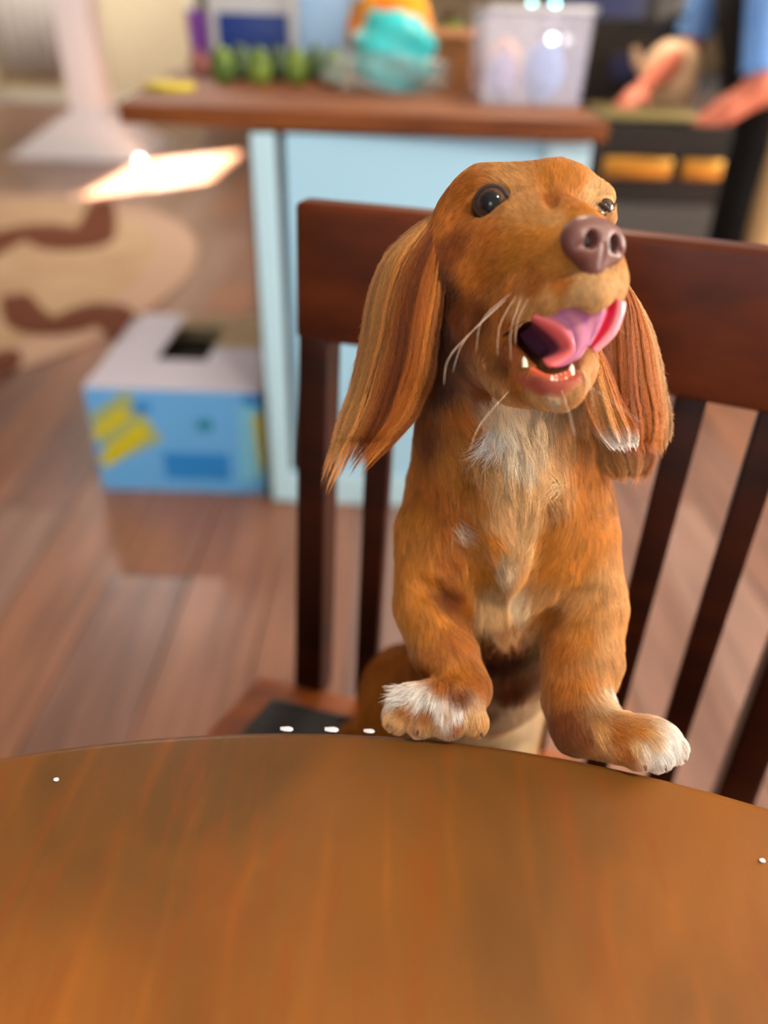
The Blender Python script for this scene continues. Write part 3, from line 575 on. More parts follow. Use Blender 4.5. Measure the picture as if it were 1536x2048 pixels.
# run of dark base cabinets further back, with things on it
t = thing('base_cabinet', (1.2, 4.3, 0), 'dark kitchen base cabinet behind the cook', 'cabinet')
MB().box((1.3, 4.3, .44), (2.2, .6, .88), .004).build('body', M['greycab'], t, smooth=False)
for k in range(4):
    d = MB().box((.48 + .55 * k, 3.988, .44), (.52, .02, .8), .006).build('door', mat('cabinet_door', (70, 50, 40), .5), t, smooth=False); MB().box((.7 + .55 * k, 3.97, .6), (.015, .02, .14), .004).build('handle', M['bronze'], d, smooth=False)
tag(MB().box((1.3, 4.29, .902), (2.24, .66, .04), .006).build('worktop', M['black'], smooth=False), 'black stone worktop on the dark cabinets behind the cook', 'countertop')
t = thing('microwave_oven', (.75, 4.3, .923), 'black microwave oven with a navy door on the far worktop', 'microwave')
MB().box((.95, 4.32, 1.10), (.62, .36, .35), .008).build('body', M['black'], t, smooth=False); MB().box((.88, 4.13, 1.10), (.42, .02, .29), .006).build('door', M['navy'], t, smooth=False); MB().box((1.2, 4.13, 1.10), (.1, .015, .29), .004).build('control_panel', M['greycab'], t, smooth=False)

def person():
    t = thing('person', (1.17, 2.72, 0), 'person in light blue shirt, black apron and khaki trousers leaning over the range', 'person')
    px, py = 1.22, 2.75
    f = Field((.6, 2.3, -.02), (1.75, 3.15, 1.78), .011)
    P = lambda x, y, z: np.array([x - .12, y, z])
    K = .03
    # torso leaning towards the range (-x)
    f.chain([(P(1.33, py, .92), .115), (P(1.27, py, 1.08), .112), (P(1.19, py, 1.26), .12), (P(1.13, py, 1.38), .105)], K)
    f.cap(P(1.12, py - .14, 1.36), .06, P(1.12, py + .14, 1.36), .06, K); f.cap(P(1.10, py, 1.42), .052, P(1.05, py, 1.5), .05, K)
    f.ell(P(1.01, py, 1.575), (.092, .074, .112), k=.02); f.ell(P(.985, py, 1.53), (.07, .055, .06), k=.02)
    f.cap(P(.915, py, 1.55), .008, P(.898, py, 1.53), .012, .01)
    f.ell(P(1.03, py - .076, 1.57), (.018, .008, .03), k=.006); f.ell(P(1.03, py + .076, 1.57), (.018, .008, .03), k=.006)
    for s in (-1, 1):
        f.chain([(P(1.34, py + s * .085, .90), .09), (P(1.35, py + s * .09, .50), .06), (P(1.38, py + s * .09, .09), .04)], .02)
        f.chain([(P(1.38, py + s * .09, .06), .04), (P(1.26, py + s * .1, .035), .033)], .02)
    # near arm (to camera) and far arm, reaching down to the tray
    E1 = onY(1520, 180, 2.56); H1 = onY(1390, 258, 2.56); E2 = P(1.06, 2.93, 1.04); H2 = onY(1285, 175, 2.66)
    f.chain([(P(1.12, py - .16, 1.35), .055), (E1, .044), ((E1 + H1) / 2, .038), (H1, .025)], .015)
    f.chain([(P(1.12, py + .16, 1.35), .055), (E2, .042), ((E2 + H2) / 2, .036), (H2, .025)], .015)
    for H, d in ((H1, (H1 - E1)), (H2, (H2 - E2))):
        d = d / np.linalg.norm(d); side = np.cross(d, [0, 0, 1]); side /= np.linalg.norm(side); c = H + d * .05
        f.ell(c, (.045, .036, .018), np.stack([d, side, np.cross(d, side)]), .01)
        for i in range(4):
            b = c + d * .035 + side * (i - 1.5) * .018; L = (.055, .068, .062, .048)[i]; q = b + d * L * .55 - np.array([0, 0, .004]); f.cap(b, .0095, q, .009, .005); f.cap(q, .009, q + d * L * .35 - np.array([0, 0, L * .4]), .0075, .005)
        b = c - side * .03; f.cap(b, .012, b + d * .04 - side * .025 - np.array([0, 0, .012]), .009, .006)
    V, Fc = f.mesh(2); body = link('body', np_mesh('body', V, Fc), M['skin'], t)
    # clothing: shells over the body, cut clean at hem and cuffs
    def shell(name, m, off, keep):
        Nn = f.grad(V); k = keep(V); sel = k[Fc].all(1); Fs = Fc[sel]; u, inv = np.unique(Fs, return_inverse=True)
        o = link(name, np_mesh(name, V[u] + Nn[u] * off, inv.reshape(-1, 4)), m, t); md = o.modifiers.new('thick', 'SOLIDIFY'); md.thickness = .004; md.offset = 1; return o
    def segd(V, A, B): v = B - A; tt = np.clip(((V - A) @ v) / (v @ v), 0, 1); return np.linalg.norm(V - A - tt[:, None] * v, axis=1), tt
    d1, t1 = segd(V, P(1.12, py - .16, 1.35), E1); d2, t2 = segd(V, P(1.12, py + .16, 1.35), E2)
    fa1 = (segd(V, E1, H1 * 1.0)[0] < .06) & ~((d1 < .075) & (t1 < .9)); fa2 = (segd(V, E2, H2)[0] < .06) & ~((d2 < .07) & (t2 < .9)); far = (V[:, 0] < .84) & (V[:, 2] < 1.3)
    shell('shirt', M['shirt'], .008, lambda V: (V[:, 2] > .93) & (V[:, 2] < 1.43 + (V[:, 0] - .98) * .3) & ~fa1 & ~fa2 & ~far)
    shell('trousers', M['khaki'], .01, lambda V: (V[:, 2] < 1.0) & (V[:, 2] > .09) & (V[:, 0] > 1.08))
    shell('shoe', M['shoe'], .008, lambda V: V[:, 2] < .10)
    shell('hair', M['hairp'], .012, lambda V: (V[:, 2] > 1.53) & ((V[:, 0] > .88) | (V[:, 2] > 1.63)) & (V[:, 2] > 1.50))
    # black bib apron hanging in front (towards -x)
    q = MB(); ys = np.linspace(py - .17, py + .17, 9); rows = []
    for z, xf in ((1.20, 1.075), (1.12, 1.10), (1.02, 1.145), (.93, 1.17), (.8, 1.18), (.65, 1.175), (.48, 1.18)):
        rows.append([q.bm.verts.new((xf - .14 + ((y - py) / .17) ** 2 * (.10 if z < 1.1 else .05), y if z < 1.1 else py + (y - py) * .65, z)) for y in ys])
    for a, b in zip(rows, rows[1:]):
        for i in range(8): q.bm.faces.new((a[i], a[i + 1], b[i + 1], b[i]))
    o = q.build('apron', M['apron'], t); md = o.modifiers.new('t', 'SOLIDIFY'); md.thickness = .006; md.offset = 1
    for s in (-1, 1):
        e = MB().ball((.816, py + s * .03, 1.585), .011, 2).build('eye', M['eyew'], t); MB().ball((.8075, py + s * .03, 1.583), .0052, 2).build('iris', M['hairp'], e)
    MB().tube([(.801, py - .022, 1.508), (.794, py, 1.506), (.801, py + .022, 1.508)], .004, 6).build('mouth', M['lip'], t)
person()

# ------------------------------------------------------------------ white pillar, rug, toy box at the left
t = thing('pillar', (-2.6, 7.35, 0), 'white square pillar on a flared white foot beyond the rug', 'pillar')
MB().box((-2.6, 7.35, 1.45), (.28, .28, 2.3), .01).build('shaft', M['white'], t, smooth=False)
MB().hexa([(-3.3, 7.05, 0), (-2.12, 7.05, 0), (-2.12, 8.2, 0), (-3.3, 8.2, 0), (-2.78, 7.17, .34), (-2.42, 7.17, .34), (-2.42, 7.53, .34), (-2.78, 7.53, .34)], .01).build('foot', M['white'], t, smooth=False)
t = thing('rug', (-2.45, 3.75, .002), 'oval cream rug with brown scrolls on the floor at the left', 'rug')
RC = (-2.42, 3.75)
q = MB(); ring = lambda a, b, z: [q.bm.verts.new((RC[0] + a * math.cos(k * math.pi / 32), RC[1] + b * math.sin(k * math.pi / 32), z)) for k in range(64)]
r1, r2, r3 = ring(1.42, 1.85, .003), ring(1.42, 1.85, .012), ring(1.2, 1.62, .013)
for a, b in ((r1, r2), (r2, r3)):
    for k in range(64): q.bm.faces.new((a[k], a[(k + 1) % 64], b[(k + 1) % 64], b[k]))
q.build('border', M['rugb'], t)
q = MB(); r4 = [q.bm.verts.new((RC[0] + 1.2 * math.cos(k * math.pi / 32), RC[1] + 1.62 * math.sin(k * math.pi / 32), .0125)) for k in range(64)]; q.bm.faces.new(r4); q.build('pile', M['rug'], t)
for pts, wd in (([(-60, 520), (10, 475), (90, 462), (140, 485), (185, 470), (205, 400)], .17), ([(30, 590), (60, 640), (130, 650), (200, 620), (245, 655), (275, 690)], .11), ([(-90, 700), (-20, 740), (20, 700)], .08)):
    ctr = spline([onz(x, y, .016) for x, y in pts], 30); q = MB(); wds = [wd * (.35 + .65 * math.sin(math.pi * min(max(k / 29 * .9 + .08, 0), 1))) for k in range(30)]
    q.tube([(c[0], c[1], .016) for c in ctr], wds, 8, squash=.04); q.build('scroll', M['rugp'], t)

bt = thing('toy_box', (-.5, 2.05, 0), 'large blue and white printed cardboard box with yellow stripes on the floor', 'box')
a, b = onz(222, 985, 0), onz(548, 1008, 0); c, d = a + np.array([-.02, .56, 0]), b + np.array([-.01, .56, 0])
b[0] = -.325; d[0] = -.325; b[1] = 1.80; hh = .30
A3, B3, C3, D3 = [Vector((p[0] + o, p[1], 0)) for p, o in ((a, 0), (b, 0), (c, 0), (d, 0))]
A3.x = -.775; C3.x = -.80; A3.y = 1.80; ang = 0
def wallbox(name, p, q_, m, z0=0.0, z1=hh, th=.006, par=bt):
    dv = (q_ - p); n = Vector((dv.y, -dv.x, 0)).normalized() * th
    return MB().hexa([(p.x, p.y, z0), (q_.x, q_.y, z0), (q_.x - n.x, q_.y - n.y, z0), (p.x - n.x, p.y - n.y, z0), (p.x, p.y, z1), (q_.x, q_.y, z1), (q_.x - n.x, q_.y - n.y, z1), (p.x - n.x, p.y - n.y, z1)], .001).build(name, m, par, smooth=False)
fp = wallbox('front_panel', A3, B3, M['boxblue']); wallbox('side_panel', B3, D3, M['boxwhite']); wallbox('back_panel', D3, C3, M['card']); wallbox('side_panel', C3, A3, M['boxwhite'])
MB().box(((A3.x + B3.x) / 2, (A3.y + C3.y) / 2, .004), (B3.x - A3.x - .02, .54, .006)).build('bottom', M['card'], bt, smooth=False)
# top: four boards around the cut-out hole
hx0, hx1, hy0, hy1 = -.64, -.50, 1.99, 2.26; ty0, ty1 = 1.80, 2.36
def top(x0, x1, y0, y1, m): MB().box(((x0 + x1) / 2, (y0 + y1) / 2, hh + .003), (x1 - x0, y1 - y0, .006)).build('top_panel', m, bt, smooth=False)
top(A3.x, hx0, ty0, ty1, M['boxwhite']); top(hx1, B3.x, ty0, hy0 + .1, M['boxwhite']); top(hx0, hx1, ty0, hy0, M['boxwhite']); top(hx0, hx1, hy1, ty1, M['card']); top(hx1, B3.x, hy0 + .1, ty1, M['card'])
MB().box(((hx0 + hx1) / 2, (hy0 + hy1) / 2, .13), (.28, .38, .24), .02).build('hole_shade_block', M['dark'], bt)  # dark block under the hole, the inner shade put into its colour
tag(MB().box((-.60, 2.02, .262), (.09, .05, .02), .006).build('sachet', M['yellow']), 'small yellow packet showing inside the hole of the blue box', 'packet')
def prt(x0, y0, x1, y1, wd, m, k):  # printed stripe on the front panel, flat ink layer
    p, q_ = onY(x0, y0, 1.7985), onY(x1, y1, 1.7985); dv = Vector(q_ - p); dv.y = 0; n = dv.cross(Vector((0, 1, 0))).normalized() * wd
    cl = lambda v: (min(max(v.x, A3.x + .003), B3.x - .003), v.y, min(max(v.z, .003), hh - .003))
    pts = [Vector(p) - n, Vector(q_) - n, Vector(q_) + n, Vector(p) + n]
    MB().hexa([cl(v + Vector((0, -.0005 * k, 0))) for v in pts] + [cl(v + Vector((0, -.0008 - .0005 * k, 0))) for v in pts]).build('print', m, bt, smooth=False)
prt(185, 880, 290, 830, .08, M['boxpale'], 0); prt(180, 870, 250, 826, .016, M['boxyellow'], 2); prt(205, 925, 290, 856, .018, M['boxyellow'], 2)
prt(500, 810, 505, 960, .03, M['boxlight'], 0); prt(330, 930, 460, 935, .04, M['boxdeep'], 0); prt(395, 850, 425, 850, .016, M['boxteal'], 1); prt(265, 815, 300, 815, .014, M['boxdeep'], 3); prt(485, 795, 520, 800, .02, M['boxdeep'], 1); prt(515, 830, 530, 940, .012, M['boxyellow'], 1)

#DOG
# ------------------------------------------------------------------ the dog
def dog():
    t = thing('dog', (.075, .46, .477), 'long-haired golden-red dachshund standing with its front paws on the table edge and its tongue out', 'dog')
    f = Field((-.062, .285, .470), (.212, .60, 1.075), .0015)
    mm = .001
    # --- head: skull, brow, cheeks, muzzle, lower jaw
    f.cap(W(995, 478, .437), .0385, W(1110, 440, .425), .0275, .012)
    f.ell(W(1100, 385, .418), (.020, .014, .014), k=.012)                     # far brow
    f.ell(W(985, 392, .420), (.018, .012, .014), k=.012)                     # near brow
    f.cap(W(950, 560, .430), .031, W(985, 640, .432), .027, .014)            # near cheek
    f.cap(W(1110, 560, .425), .028, W(1110, 620, .432), .022, .012)          # far cheek
    f.chain([(W(1060, 505, .407), .0300), (W(1120, 518, .391), .0225), (W(1168, 535, .379), .0180)], .012)
    f.cap(W(1085, 447, .402), .012, W(1165, 468, .377), .0100, .010)         # bridge
    f.chain([(W(1178, 580, .3655), .0085), (W(1120, 590, .375), .0105), (W(1050, 605, .391), .0105), (W(1000, 640, .408), .010)], .009)   # near lip
    f.chain([(W(1178, 580, .3655), .0085), (W(1205, 570, .378), .0085), (W(1180, 600, .395), .009)], .009)                                  # far lip
    f.chain([(W(985, 685, .428), .0215), (W(1040, 738, .402), .0150), (W(1105, 765, .384), .0118)], .010)          # jaw
    f.chain([(W(1120, 690, .430), .018), (W(1140, 735, .400), .0110), (W(1120, 765, .385), .0110)], .010)
    # mouth cavity
    f.chain_sub = lambda pts, k: [f.cap(A, ra, B, rb, k, 'sub') for (A, ra), (B, rb) in zip(pts, pts[1:])]
    f.chain_sub([(W(1040, 668, .420), .008), (W(1085, 680, .392), .0125), (W(1120, 700, .372), .0125), (W(1135, 700, .350), .013)], .004)
    f.chain_sub([(W(1130, 655, .400), .009), (W(1140, 655, .372), .010)], .004)
    f.cap(W(1082, 722, .392), .0075, W(1112, 742, .378), .0065, .003, 'sub')
    # --- eye sockets
    EL = W(984, 409, .4018); ER = W(1200, 420, .4095); EYR, EYR2 = .0100, .0074
    f.ell(W(1201, 398, .4100), (.0070, .0060, .007), k=.008); f.ell(W(1208, 437, .4090), (.006, .005, .006), k=.005)
    f.ell(EL, (.0106,) * 3, k=.003, op='sub')
    def hit(x, y, d0=.34, d1=.66):
        dd = np.arange(d0, d1, .0005); P = CAMP + (W(x, y, 1) - CAMP)[None] * dd[:, None]; v = f.at(P); inside = ((P > f.lo) & (P < f.lo + f.h * (f.n - 2))).all(1); i = np.where((v < 0) & inside)[0]
        return P[i[0]] if len(i) else P[-1]
    def crease(pts, r, k): f.chain_sub([(p, r) for p in spline([hit(*q) - (W(*q, 1) - CAMP) / np.linalg.norm(W(*q, 1) - CAMP) * r * .35 for q in pts], 8)], k)
    # --- neck, chest, trunk
    f.chain([(W(985, 600, .462), .043), (W(1000, 740, .478), .044), (W(1008, 880, .502), .053), (W(1012, 1000, .527), .060), (W(1006, 1170, .560), .054), ((.084, .452, .690), .052), ((.066, .500, .592), .052)], .016)
    f.ell(W(1015, 1060, .494), (.027, .026, .045), k=.016)                    # breastbone
    f.cap(W(905, 990, .512), .026, W(890, 1065, .514), .030, .014)           # shoulders
    f.cap(W(1120, 980, .512), .028, W(1130, 1060, .514), .031, .014)
    f.cap(W(884, 1080, .512), .030, W(864, 1205, .506), .0240, .009); f.cap(W(1138, 1080, .512), .030, W(1168, 1215, .506), .0262, .009)
    f.chain([(W(866, 1218, .515), .0240), (W(888, 1300, .500), .0195), (W(925, 1375, .4865), .0150), (W(905, 1412, .4760), .0135), (W(885, 1425, .4695), .0135)], .009)
    f.chain([(W(1166, 1222, .515), .0265), (W(1164, 1320, .498), .0230), (W(1152, 1400, .485), .0185), (W(1158, 1455, .4715), .0150), (W(1215, 1470, .4625), .0128), (W(1270, 1480, .4570), .0125)], .009)
    crease([(842, 1172), (890, 1205), (940, 1250), (985, 1295)], .0042, .009)          # under the near upper arm
    crease([(1200, 1190), (1140, 1210), (1090, 1245), (1045, 1290)], .0042, .009)
    crease([(935, 990), (945, 1070), (965, 1140), (985, 1210)], .0040, .012); crease([(1100, 1000), (1095, 1080), (1075, 1150), (1040, 1215)], .0040, .012)
    crease([(1092, 352), (1096, 385), (1108, 412)], .0018, .005); 
    crease([(955, 640), (975, 690), (1000, 760)], .0025, .009)
    # hind end: haunches, hind legs standing on the cushion, tail
    ZS = .4775
    for sx, fx in ((.022, .012), (.112, .122)):
        f.ell((sx, .500, .585), (.040, .050, .055), k=.02)
        f.chain([((sx, .485, .565), .034), ((fx, .440, .535), .022), ((fx - .002, .500, .503), .0125), ((fx, .478, ZS + .012), .0115), ((fx, .432, ZS + .0105), .0125)], .010)
        for i in (-1.5, -.5, .5, 1.5): f.cap((fx + i * .0075, .430, ZS + .008), .0065, (fx + i * .0085, .415 + abs(i) * .003, ZS + .0062), .0058, .003)
    f.chain([((.068, .535, .585), .02), ((.055, .565, .535), .0125), ((.02, .572, .500), .0095), ((-.03, .545, ZS + .012), .0075)], .012)
    # --- front toes
    TOES = []
    def toe(a, ra, b, rb):
        a, b = np.array(a), np.array(b); TOES.append((a, b, rb)); f.cap(a, ra, b, rb, .0028)
    ZT_ = .7503
    def tp(x, y, r):     # toe tip resting on the table top, seen at the pixel
        return onz(x, y, ZT_ + r)
    f.ell(W(870, 1408, .4700), (.028, .014, .013), k=.008)
    for (x, y, r, x0, y0) in ((797, 1432, .0085, 822, 1398), (845, 1440, .0098, 858, 1400), (902, 1444, .0100, 895, 1402), (948, 1447, .0088, 930, 1408)):
        toe(W(x0, y0, .4675), r * .95, tp(x, y, r), r)
    f.ell(W(1290, 1480, .4530), (.020, .012, .012), k=.008)
    for (x, y, r, x0, y0) in ((1238, 1500, .0080, 1225, 1478), (1275, 1508, .0092, 1258, 1474), (1312, 1508, .0095, 1290, 1468), (1343, 1497, .0085, 1315, 1466)):
        toe(W(x0, y0, .4560), r * .95, tp(x, y, r), r)
    f.cap(W(1150, 1450, .4650), .008, tp(1172, 1492, .006), .006, .004); f.cap(W(1175, 1440, .462), .006, W(1190, 1468, .4570), .0055, .004)   # wrist pad and dewclaw
    # flat contact with the table: cut the skin where it would sink into the wood
    sl, X, Y, Z = f._sl((-.07, .28, .70), (.22, .34, .752))
    tbl = np.maximum(np.sqrt((X - TC[0]) ** 2 + (Y - TC[1]) ** 2) - (TR + .0006), Z - .7504); f.D[sl] = np.maximum(f.D[sl], -tbl)
    V, Fc = f.mesh(2); Nn = f.grad(V)

    # --- coat: anchor points (picked on the seen surface) with colour, hair direction, length
    q = V - CAMP; dep = q @ cf; PX = 768 + F_PX * (q @ cr) / dep; PY = 1024 - F_PX * (q @ cu) / dep
    facing = np.einsum('ij,ij->i', Nn, q) < 0
    def snap(x, y):
        c = np.where(facing & ((PX - x) ** 2 + (PY - y) ** 2 < 14 ** 2))[0]
        if len(c) == 0: c = np.where(facing)[0]; return V[c[np.argmin((PX[c] - x) ** 2 + (PY[c] - y) ** 2)]]
        return V[c[np.argmin(dep[c])]]
    GOLD, RED, AUB, DARK = (204, 132, 48), (180, 106, 34), (126, 64, 20), (82, 40, 15)
    CREAM, WHITE, TAN, PALE = (232, 204, 164), (244, 238, 230), (214, 160, 98), (224, 180, 124)
    A = [  # x, y, colour, dx, dy, hair mm, lift
        (1030, 345, TAN, -.6, -.7, 5, .2), (1100, 350, GOLD, .1, -1, 6, .3), (1165, 365, GOLD, .4, -.9, 6, .3), (930, 385, RED, -1, .1, 5, .2), (890, 420, RED, -1, .6, 7, .2),
        (1060, 400, TAN, -.4, -1, 4, .2), (1100, 395, RED, 0, -1, 5, .3), (1150, 400, GOLD, .2, -1, 5, .3), (1190, 385, PALE, .6, -.8, 4, .3), (1040, 380, TAN, -.4, -1, 5, .2),
        (1100, 430, TAN, -1, -.4, 3, .1), (1150, 435, GOLD, -1, -.3, 2.5, .1), (1080, 470, GOLD, -1, .1, 3, .1), (1100, 520, GOLD, -1, .2, 3, .1), (1060, 560, RED, -1, .3, 3.5, .1), (1110, 570, RED, -1, .4, 3, .1),
        (1020, 500, GOLD, -1, .4, 4, .1), (960, 470, RED, -1, .5, 5, .12), (900, 480, AUB, -.6, 1, 6, .15), (940, 540, RED, -.8, .8, 5, .12), (880, 580, DARK, -.3, 1, 7, .2), (1000, 590, RED, -1, .6, 4, .12),
        (930, 640, AUB, -.3, 1, 6, .15), (880, 680, DARK, -.1, 1, 9, .2), (870, 760, DARK, .0, 1, 12, .2), (990, 650, RED, -.6, .8, 4, .15), (1000, 710, AUB, -.5, .9, 4, .2), (1020, 760, RED, -.3, 1, 5, .25),
        (1090, 608, TAN, -.4, 1, 4, .2), (1150, 595, PALE, -.1, 1, 3, .2), (1200, 580, PALE, .3, 1, 4, .3), (1225, 550, PALE, .3, .8, 4, .3), (1035, 630, TAN, -.6, 1, 4, .2),
        (1100, 805, CREAM, .1, 1, 6, .35), (1060, 800, TAN, -.2, 1, 6, .3), (1140, 795, TAN, .3, 1, 6, .4), (1075, 775, AUB, 0, 1, 2, .2), (1165, 760, TAN, .6, .8, 7, .4),
        (950, 780, AUB, .1, 1, 14, .25), (900, 820, RED, .1, 1, 15, .3), (850, 850, AUB, -.1, 1, 15, .3), (1000, 800, TAN, .1, 1, 16, .3), (985, 805, CREAM, -.3, 1, 18, .35), (1000, 840, (240, 226, 200), -.1, 1, 22, .4), (1030, 850, CREAM, .2, 1, 24, .4), (1030, 890, (240, 226, 200), .1, 1, 24, .35), (1070, 860, CREAM, .3, 1, 24, .4), (1080, 900, PALE, .3, 1, 22, .3), (1045, 830, CREAM, .2, 1, 22, .4),
        (930, 868, GOLD, .9, .3, 16, .4), (1120, 860, TAN, .3, 1, 18, .3), (1165, 880, GOLD, .2, 1, 18, .3), (960, 900, TAN, .4, 1, 20, .3), (1010, 920, PALE, .2, 1, 22, .3), (880, 900, GOLD, .1, 1, 15, .3),
        (850, 960, RED, -.1, 1, 14, .3), (930, 960, GOLD, .3, 1, 18, .25), (1050, 960, PALE, .1, 1, 18, .25), (1120, 970, TAN, .5, .8, 16, .35), (1180, 960, GOLD, .2, 1, 12, .3),
        (830, 1030, GOLD, -.1, 1, 9, .15), (900, 1050, RED, .2, 1, 9, .15), (960, 1060, GOLD, .2, 1, 14, .2), (1010, 1040, PALE, .1, 1, 17, .22), (1060, 1060, PALE, -.1, 1, 17, .2), (1110, 1060, GOLD, -.3, 1, 14, .2), (1180, 1050, GOLD, .1, 1, 9, .15),
        (830, 1130, GOLD, 0, 1, 8, .12), (900, 1140, RED, .5, 1, 9, .15), (960, 1140, GOLD, .4, 1, 14, .2), (1015, 1130, CREAM, .1, 1, 20, .25), (1060, 1130, TAN, -.3, 1, 17, .2), (1110, 1130, GOLD, -.8, .8, 14, .2), (1170, 1130, GOLD, -.2, 1, 9, .15), (1215, 1150, TAN, .1, 1, 8, .15),
        (1000, 1200, PALE, 0, 1, 24, .3), (985, 1230, PALE, .0, 1, 24, .3), (1040, 1200, CREAM, -.5, .9, 18, .25), (1090, 1180, TAN, -.8, .7, 14, .2), (940, 1210, RED, .6, .8, 10, .15), (890, 1200, AUB, .6, .8, 8, .15),
        (1000, 1280, AUB, 0, 1, 16, .2), (1100, 1230, RED, -.7, .8, 10, .15), (1010, 1320, DARK, 0, 1, 14, .2),
        (820, 1230, GOLD, -.1, 1, 7, .12), (860, 1250, GOLD, .3, 1, 7, .12), (910, 1260, RED, .6, 1, 8, .12), (850, 1320, RED, .2, 1, 7, .12), (900, 1330, GOLD, .3, 1, 8, .15), (940, 1340, RED, .4, 1, 7, .15), (920, 1380, AUB, .2, 1, 6, .2), (880, 1360, RED, -.1, 1, 9, .3),
        (1120, 1280, RED, -.4, 1, 8, .12), (1170, 1250, GOLD, -.1, 1, 8, .12), (1220, 1260, TAN, .1, 1, 9, .15), (1130, 1360, RED, -.1, 1, 7, .12), (1180, 1350, GOLD, .1, 1, 7, .12), (1225, 1330, TAN, .3, 1, 12, .2), (1215, 1380, CREAM, .5, 1, 16, .35),
        (1120, 1440, AUB, 0, 1, 6, .15), (1160, 1470, AUB, .4, .8, 5, .15), (1190, 1460, TAN, .3, 1, 5, .2), (1230, 1460, RED, 1, .2, 5, .15), (1270, 1455, GOLD, 1, .3, 6, .2),
        (1300, 1460, PALE, 1, .4, 7, .3), (1335, 1465, WHITE, .8, .7, 8, .4), (1350, 1500, WHITE, .5, 1, 7, .35), (1300, 1500, PALE, .3, 1, 7, .3), (1320, 1515, WHITE, .2, 1, 7, .3), (1262, 1500, PALE, .2, 1, 5, .2), (1245, 1510, RED, 0, 1, 3, .2), (1285, 1490, WHITE, .2, 1, 7, .3),
        (800, 1385, WHITE, -.8, -.2, 10, .5), (840, 1378, WHITE, -.5, .3, 9, .45), (870, 1385, WHITE, -.2, .8, 8, .4), (800, 1420, GOLD, -.5, .8, 6, .3), (780, 1440, PALE, -.6, .8, 9, .4), (845, 1430, RED, -.2, 1, 5, .2), (875, 1415, WHITE, .2, 1, 9, .4), (895, 1450, WHITE, .3, .9, 8, .3), (905, 1425, TAN, 0, 1, 5, .2),
        (925, 1415, WHITE, .2, 1, 7, .3), (950, 1430, PALE, .3, 1, 5, .25), (960, 1450, TAN, 0, 1, 4, .2), (925, 1450, RED, 0, 1, 4, .2), (855, 1455, TAN, 0, 1, 4, .2),
        (740, 1420, GOLD, -.2, 1, 12, .25), (770, 1300, RED, -.2, 1, 12, .25), (1040, 1380, AUB, 0, 1, 14, .2), (1040, 1420, CREAM, 0, 1, 10, .2), (1000, 1460, CREAM, 0, 1, 10, .2), (1080, 1450, CREAM, 0, 1, 10, .2),
    ]
    AP = np.array([snap(a[0], a[1]) for a in A]); AC = np.array([lin(a[2]) for a in A]); AD = np.array([a[3] * cr - a[4] * cu for a in A]); AD /= np.linalg.norm(AD, axis=1, keepdims=True)
    AL = np.array([a[5] * mm for a in A]); AF = np.array([a[6] for a in A])
    # anchors on the side away from the camera (back, nape, rump, hind legs, tail)
    H = [((.05, .47, 1.0), GOLD, (0, .3, -1), 12, .2), ((.09, .48, .95), GOLD, (0, .2, -1), 18, .2), ((.08, .53, .86), RED, (0, .1, -1), 18, .2), ((.02, .48, .86), RED, (0, .1, -1), 14, .2), ((.15, .48, .86), RED, (0, .1, -1), 14, .2),
         ((.08, .52, .72), RED, (0, .1, -1), 18, .2), ((.03, .47, .70), RED, (0, 0, -1), 14, .2), ((.14, .47, .70), RED, (0, 0, -1), 14, .2), ((.07, .56, .60), RED, (0, .1, -1), 20, .25), ((-.01, .50, .58), GOLD, (0, -.2, -1), 14, .2), ((.15, .50, .58), GOLD, (0, -.2, -1), 14, .2),
         ((.07, .44, .60), CREAM, (0, 0, -1), 14, .2), ((.08, .40, .68), AUB, (0, 0, -1), 14, .2), ((.012, .45, .49), TAN, (0, -1, -.2), 6, .2), ((.122, .45, .49), TAN, (0, -1, -.2), 6, .2), ((-.02, .55, .49), GOLD, (-1, -.4, -.2), 26, .3), ((.05, .57, .53), RED, (-.6, 0, -1), 26, .3), ((.10, .445, 1.02), GOLD, (.2, .6, -.8), 7, .2)]
    AP = np.vstack([AP, [h[0] for h in H]]); AC = np.vstack([AC, [lin(h[1]) for h in H]]); AD = np.vstack([AD, [np.array(h[2]) / np.linalg.norm(h[2]) for h in H]])
    AL = np.r_[AL, [h[3] * mm for h in H]]; AF = np.r_[AF, [h[4] for h in H]]
    AW = np.r_[np.ones(len(A)), np.full(len(H), 1.0)]
    def coat(P, N):
        oc, od, ol, of_ = [], [], [], []
        for s in range(0, len(P), 20000):
            p = P[s:s + 20000]; n = N[s:s + 20000]; d2 = ((p[:, None] - AP[None]) ** 2).sum(-1); wc = AW / (d2 + 4e-6) ** 2.2; wd = AW / (d2 + 4e-5) ** 1.5
            wc /= wc.sum(1, keepdims=True); wd /= wd.sum(1, keepdims=True)
            oc.append(wc @ AC); od.append(wd @ AD); ol.append(wd @ AL); of_.append(wd @ AF)
        return np.vstack(oc), np.vstack(od), np.concatenate(ol), np.concatenate(of_)
    def fbm(P, s, seed=0):
        r = np.random.default_rng(seed); v = 0
        for o in range(3):
            K = r.normal(size=(4, 3)) * s * 2 ** o; ph = r.uniform(0, 6.28, 4); v = v + np.sin(P @ K.T + ph).mean(1) / 1.6 ** o
        return v
    # skin colour per vertex (mouth lining, lips, eye surround are bare skin)
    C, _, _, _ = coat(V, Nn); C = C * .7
    def near(P, pts, r):
        d = np.full(len(P), 9.)
        for A_, B_ in zip(pts, pts[1:]):
            v = B_ - A_; tt = np.clip(((P - A_) @ v) / (v @ v), 0, 1); d = np.minimum(d, np.linalg.norm(P - A_ - tt[:, None] * v, axis=1))
        return np.clip(1.5 - d / r, 0, 1) if np.isscalar(r) else d
    MOUTH = [W(1035, 668, .42), W(1085, 690, .392), W(1120, 705, .375), W(1135, 690, .37)]
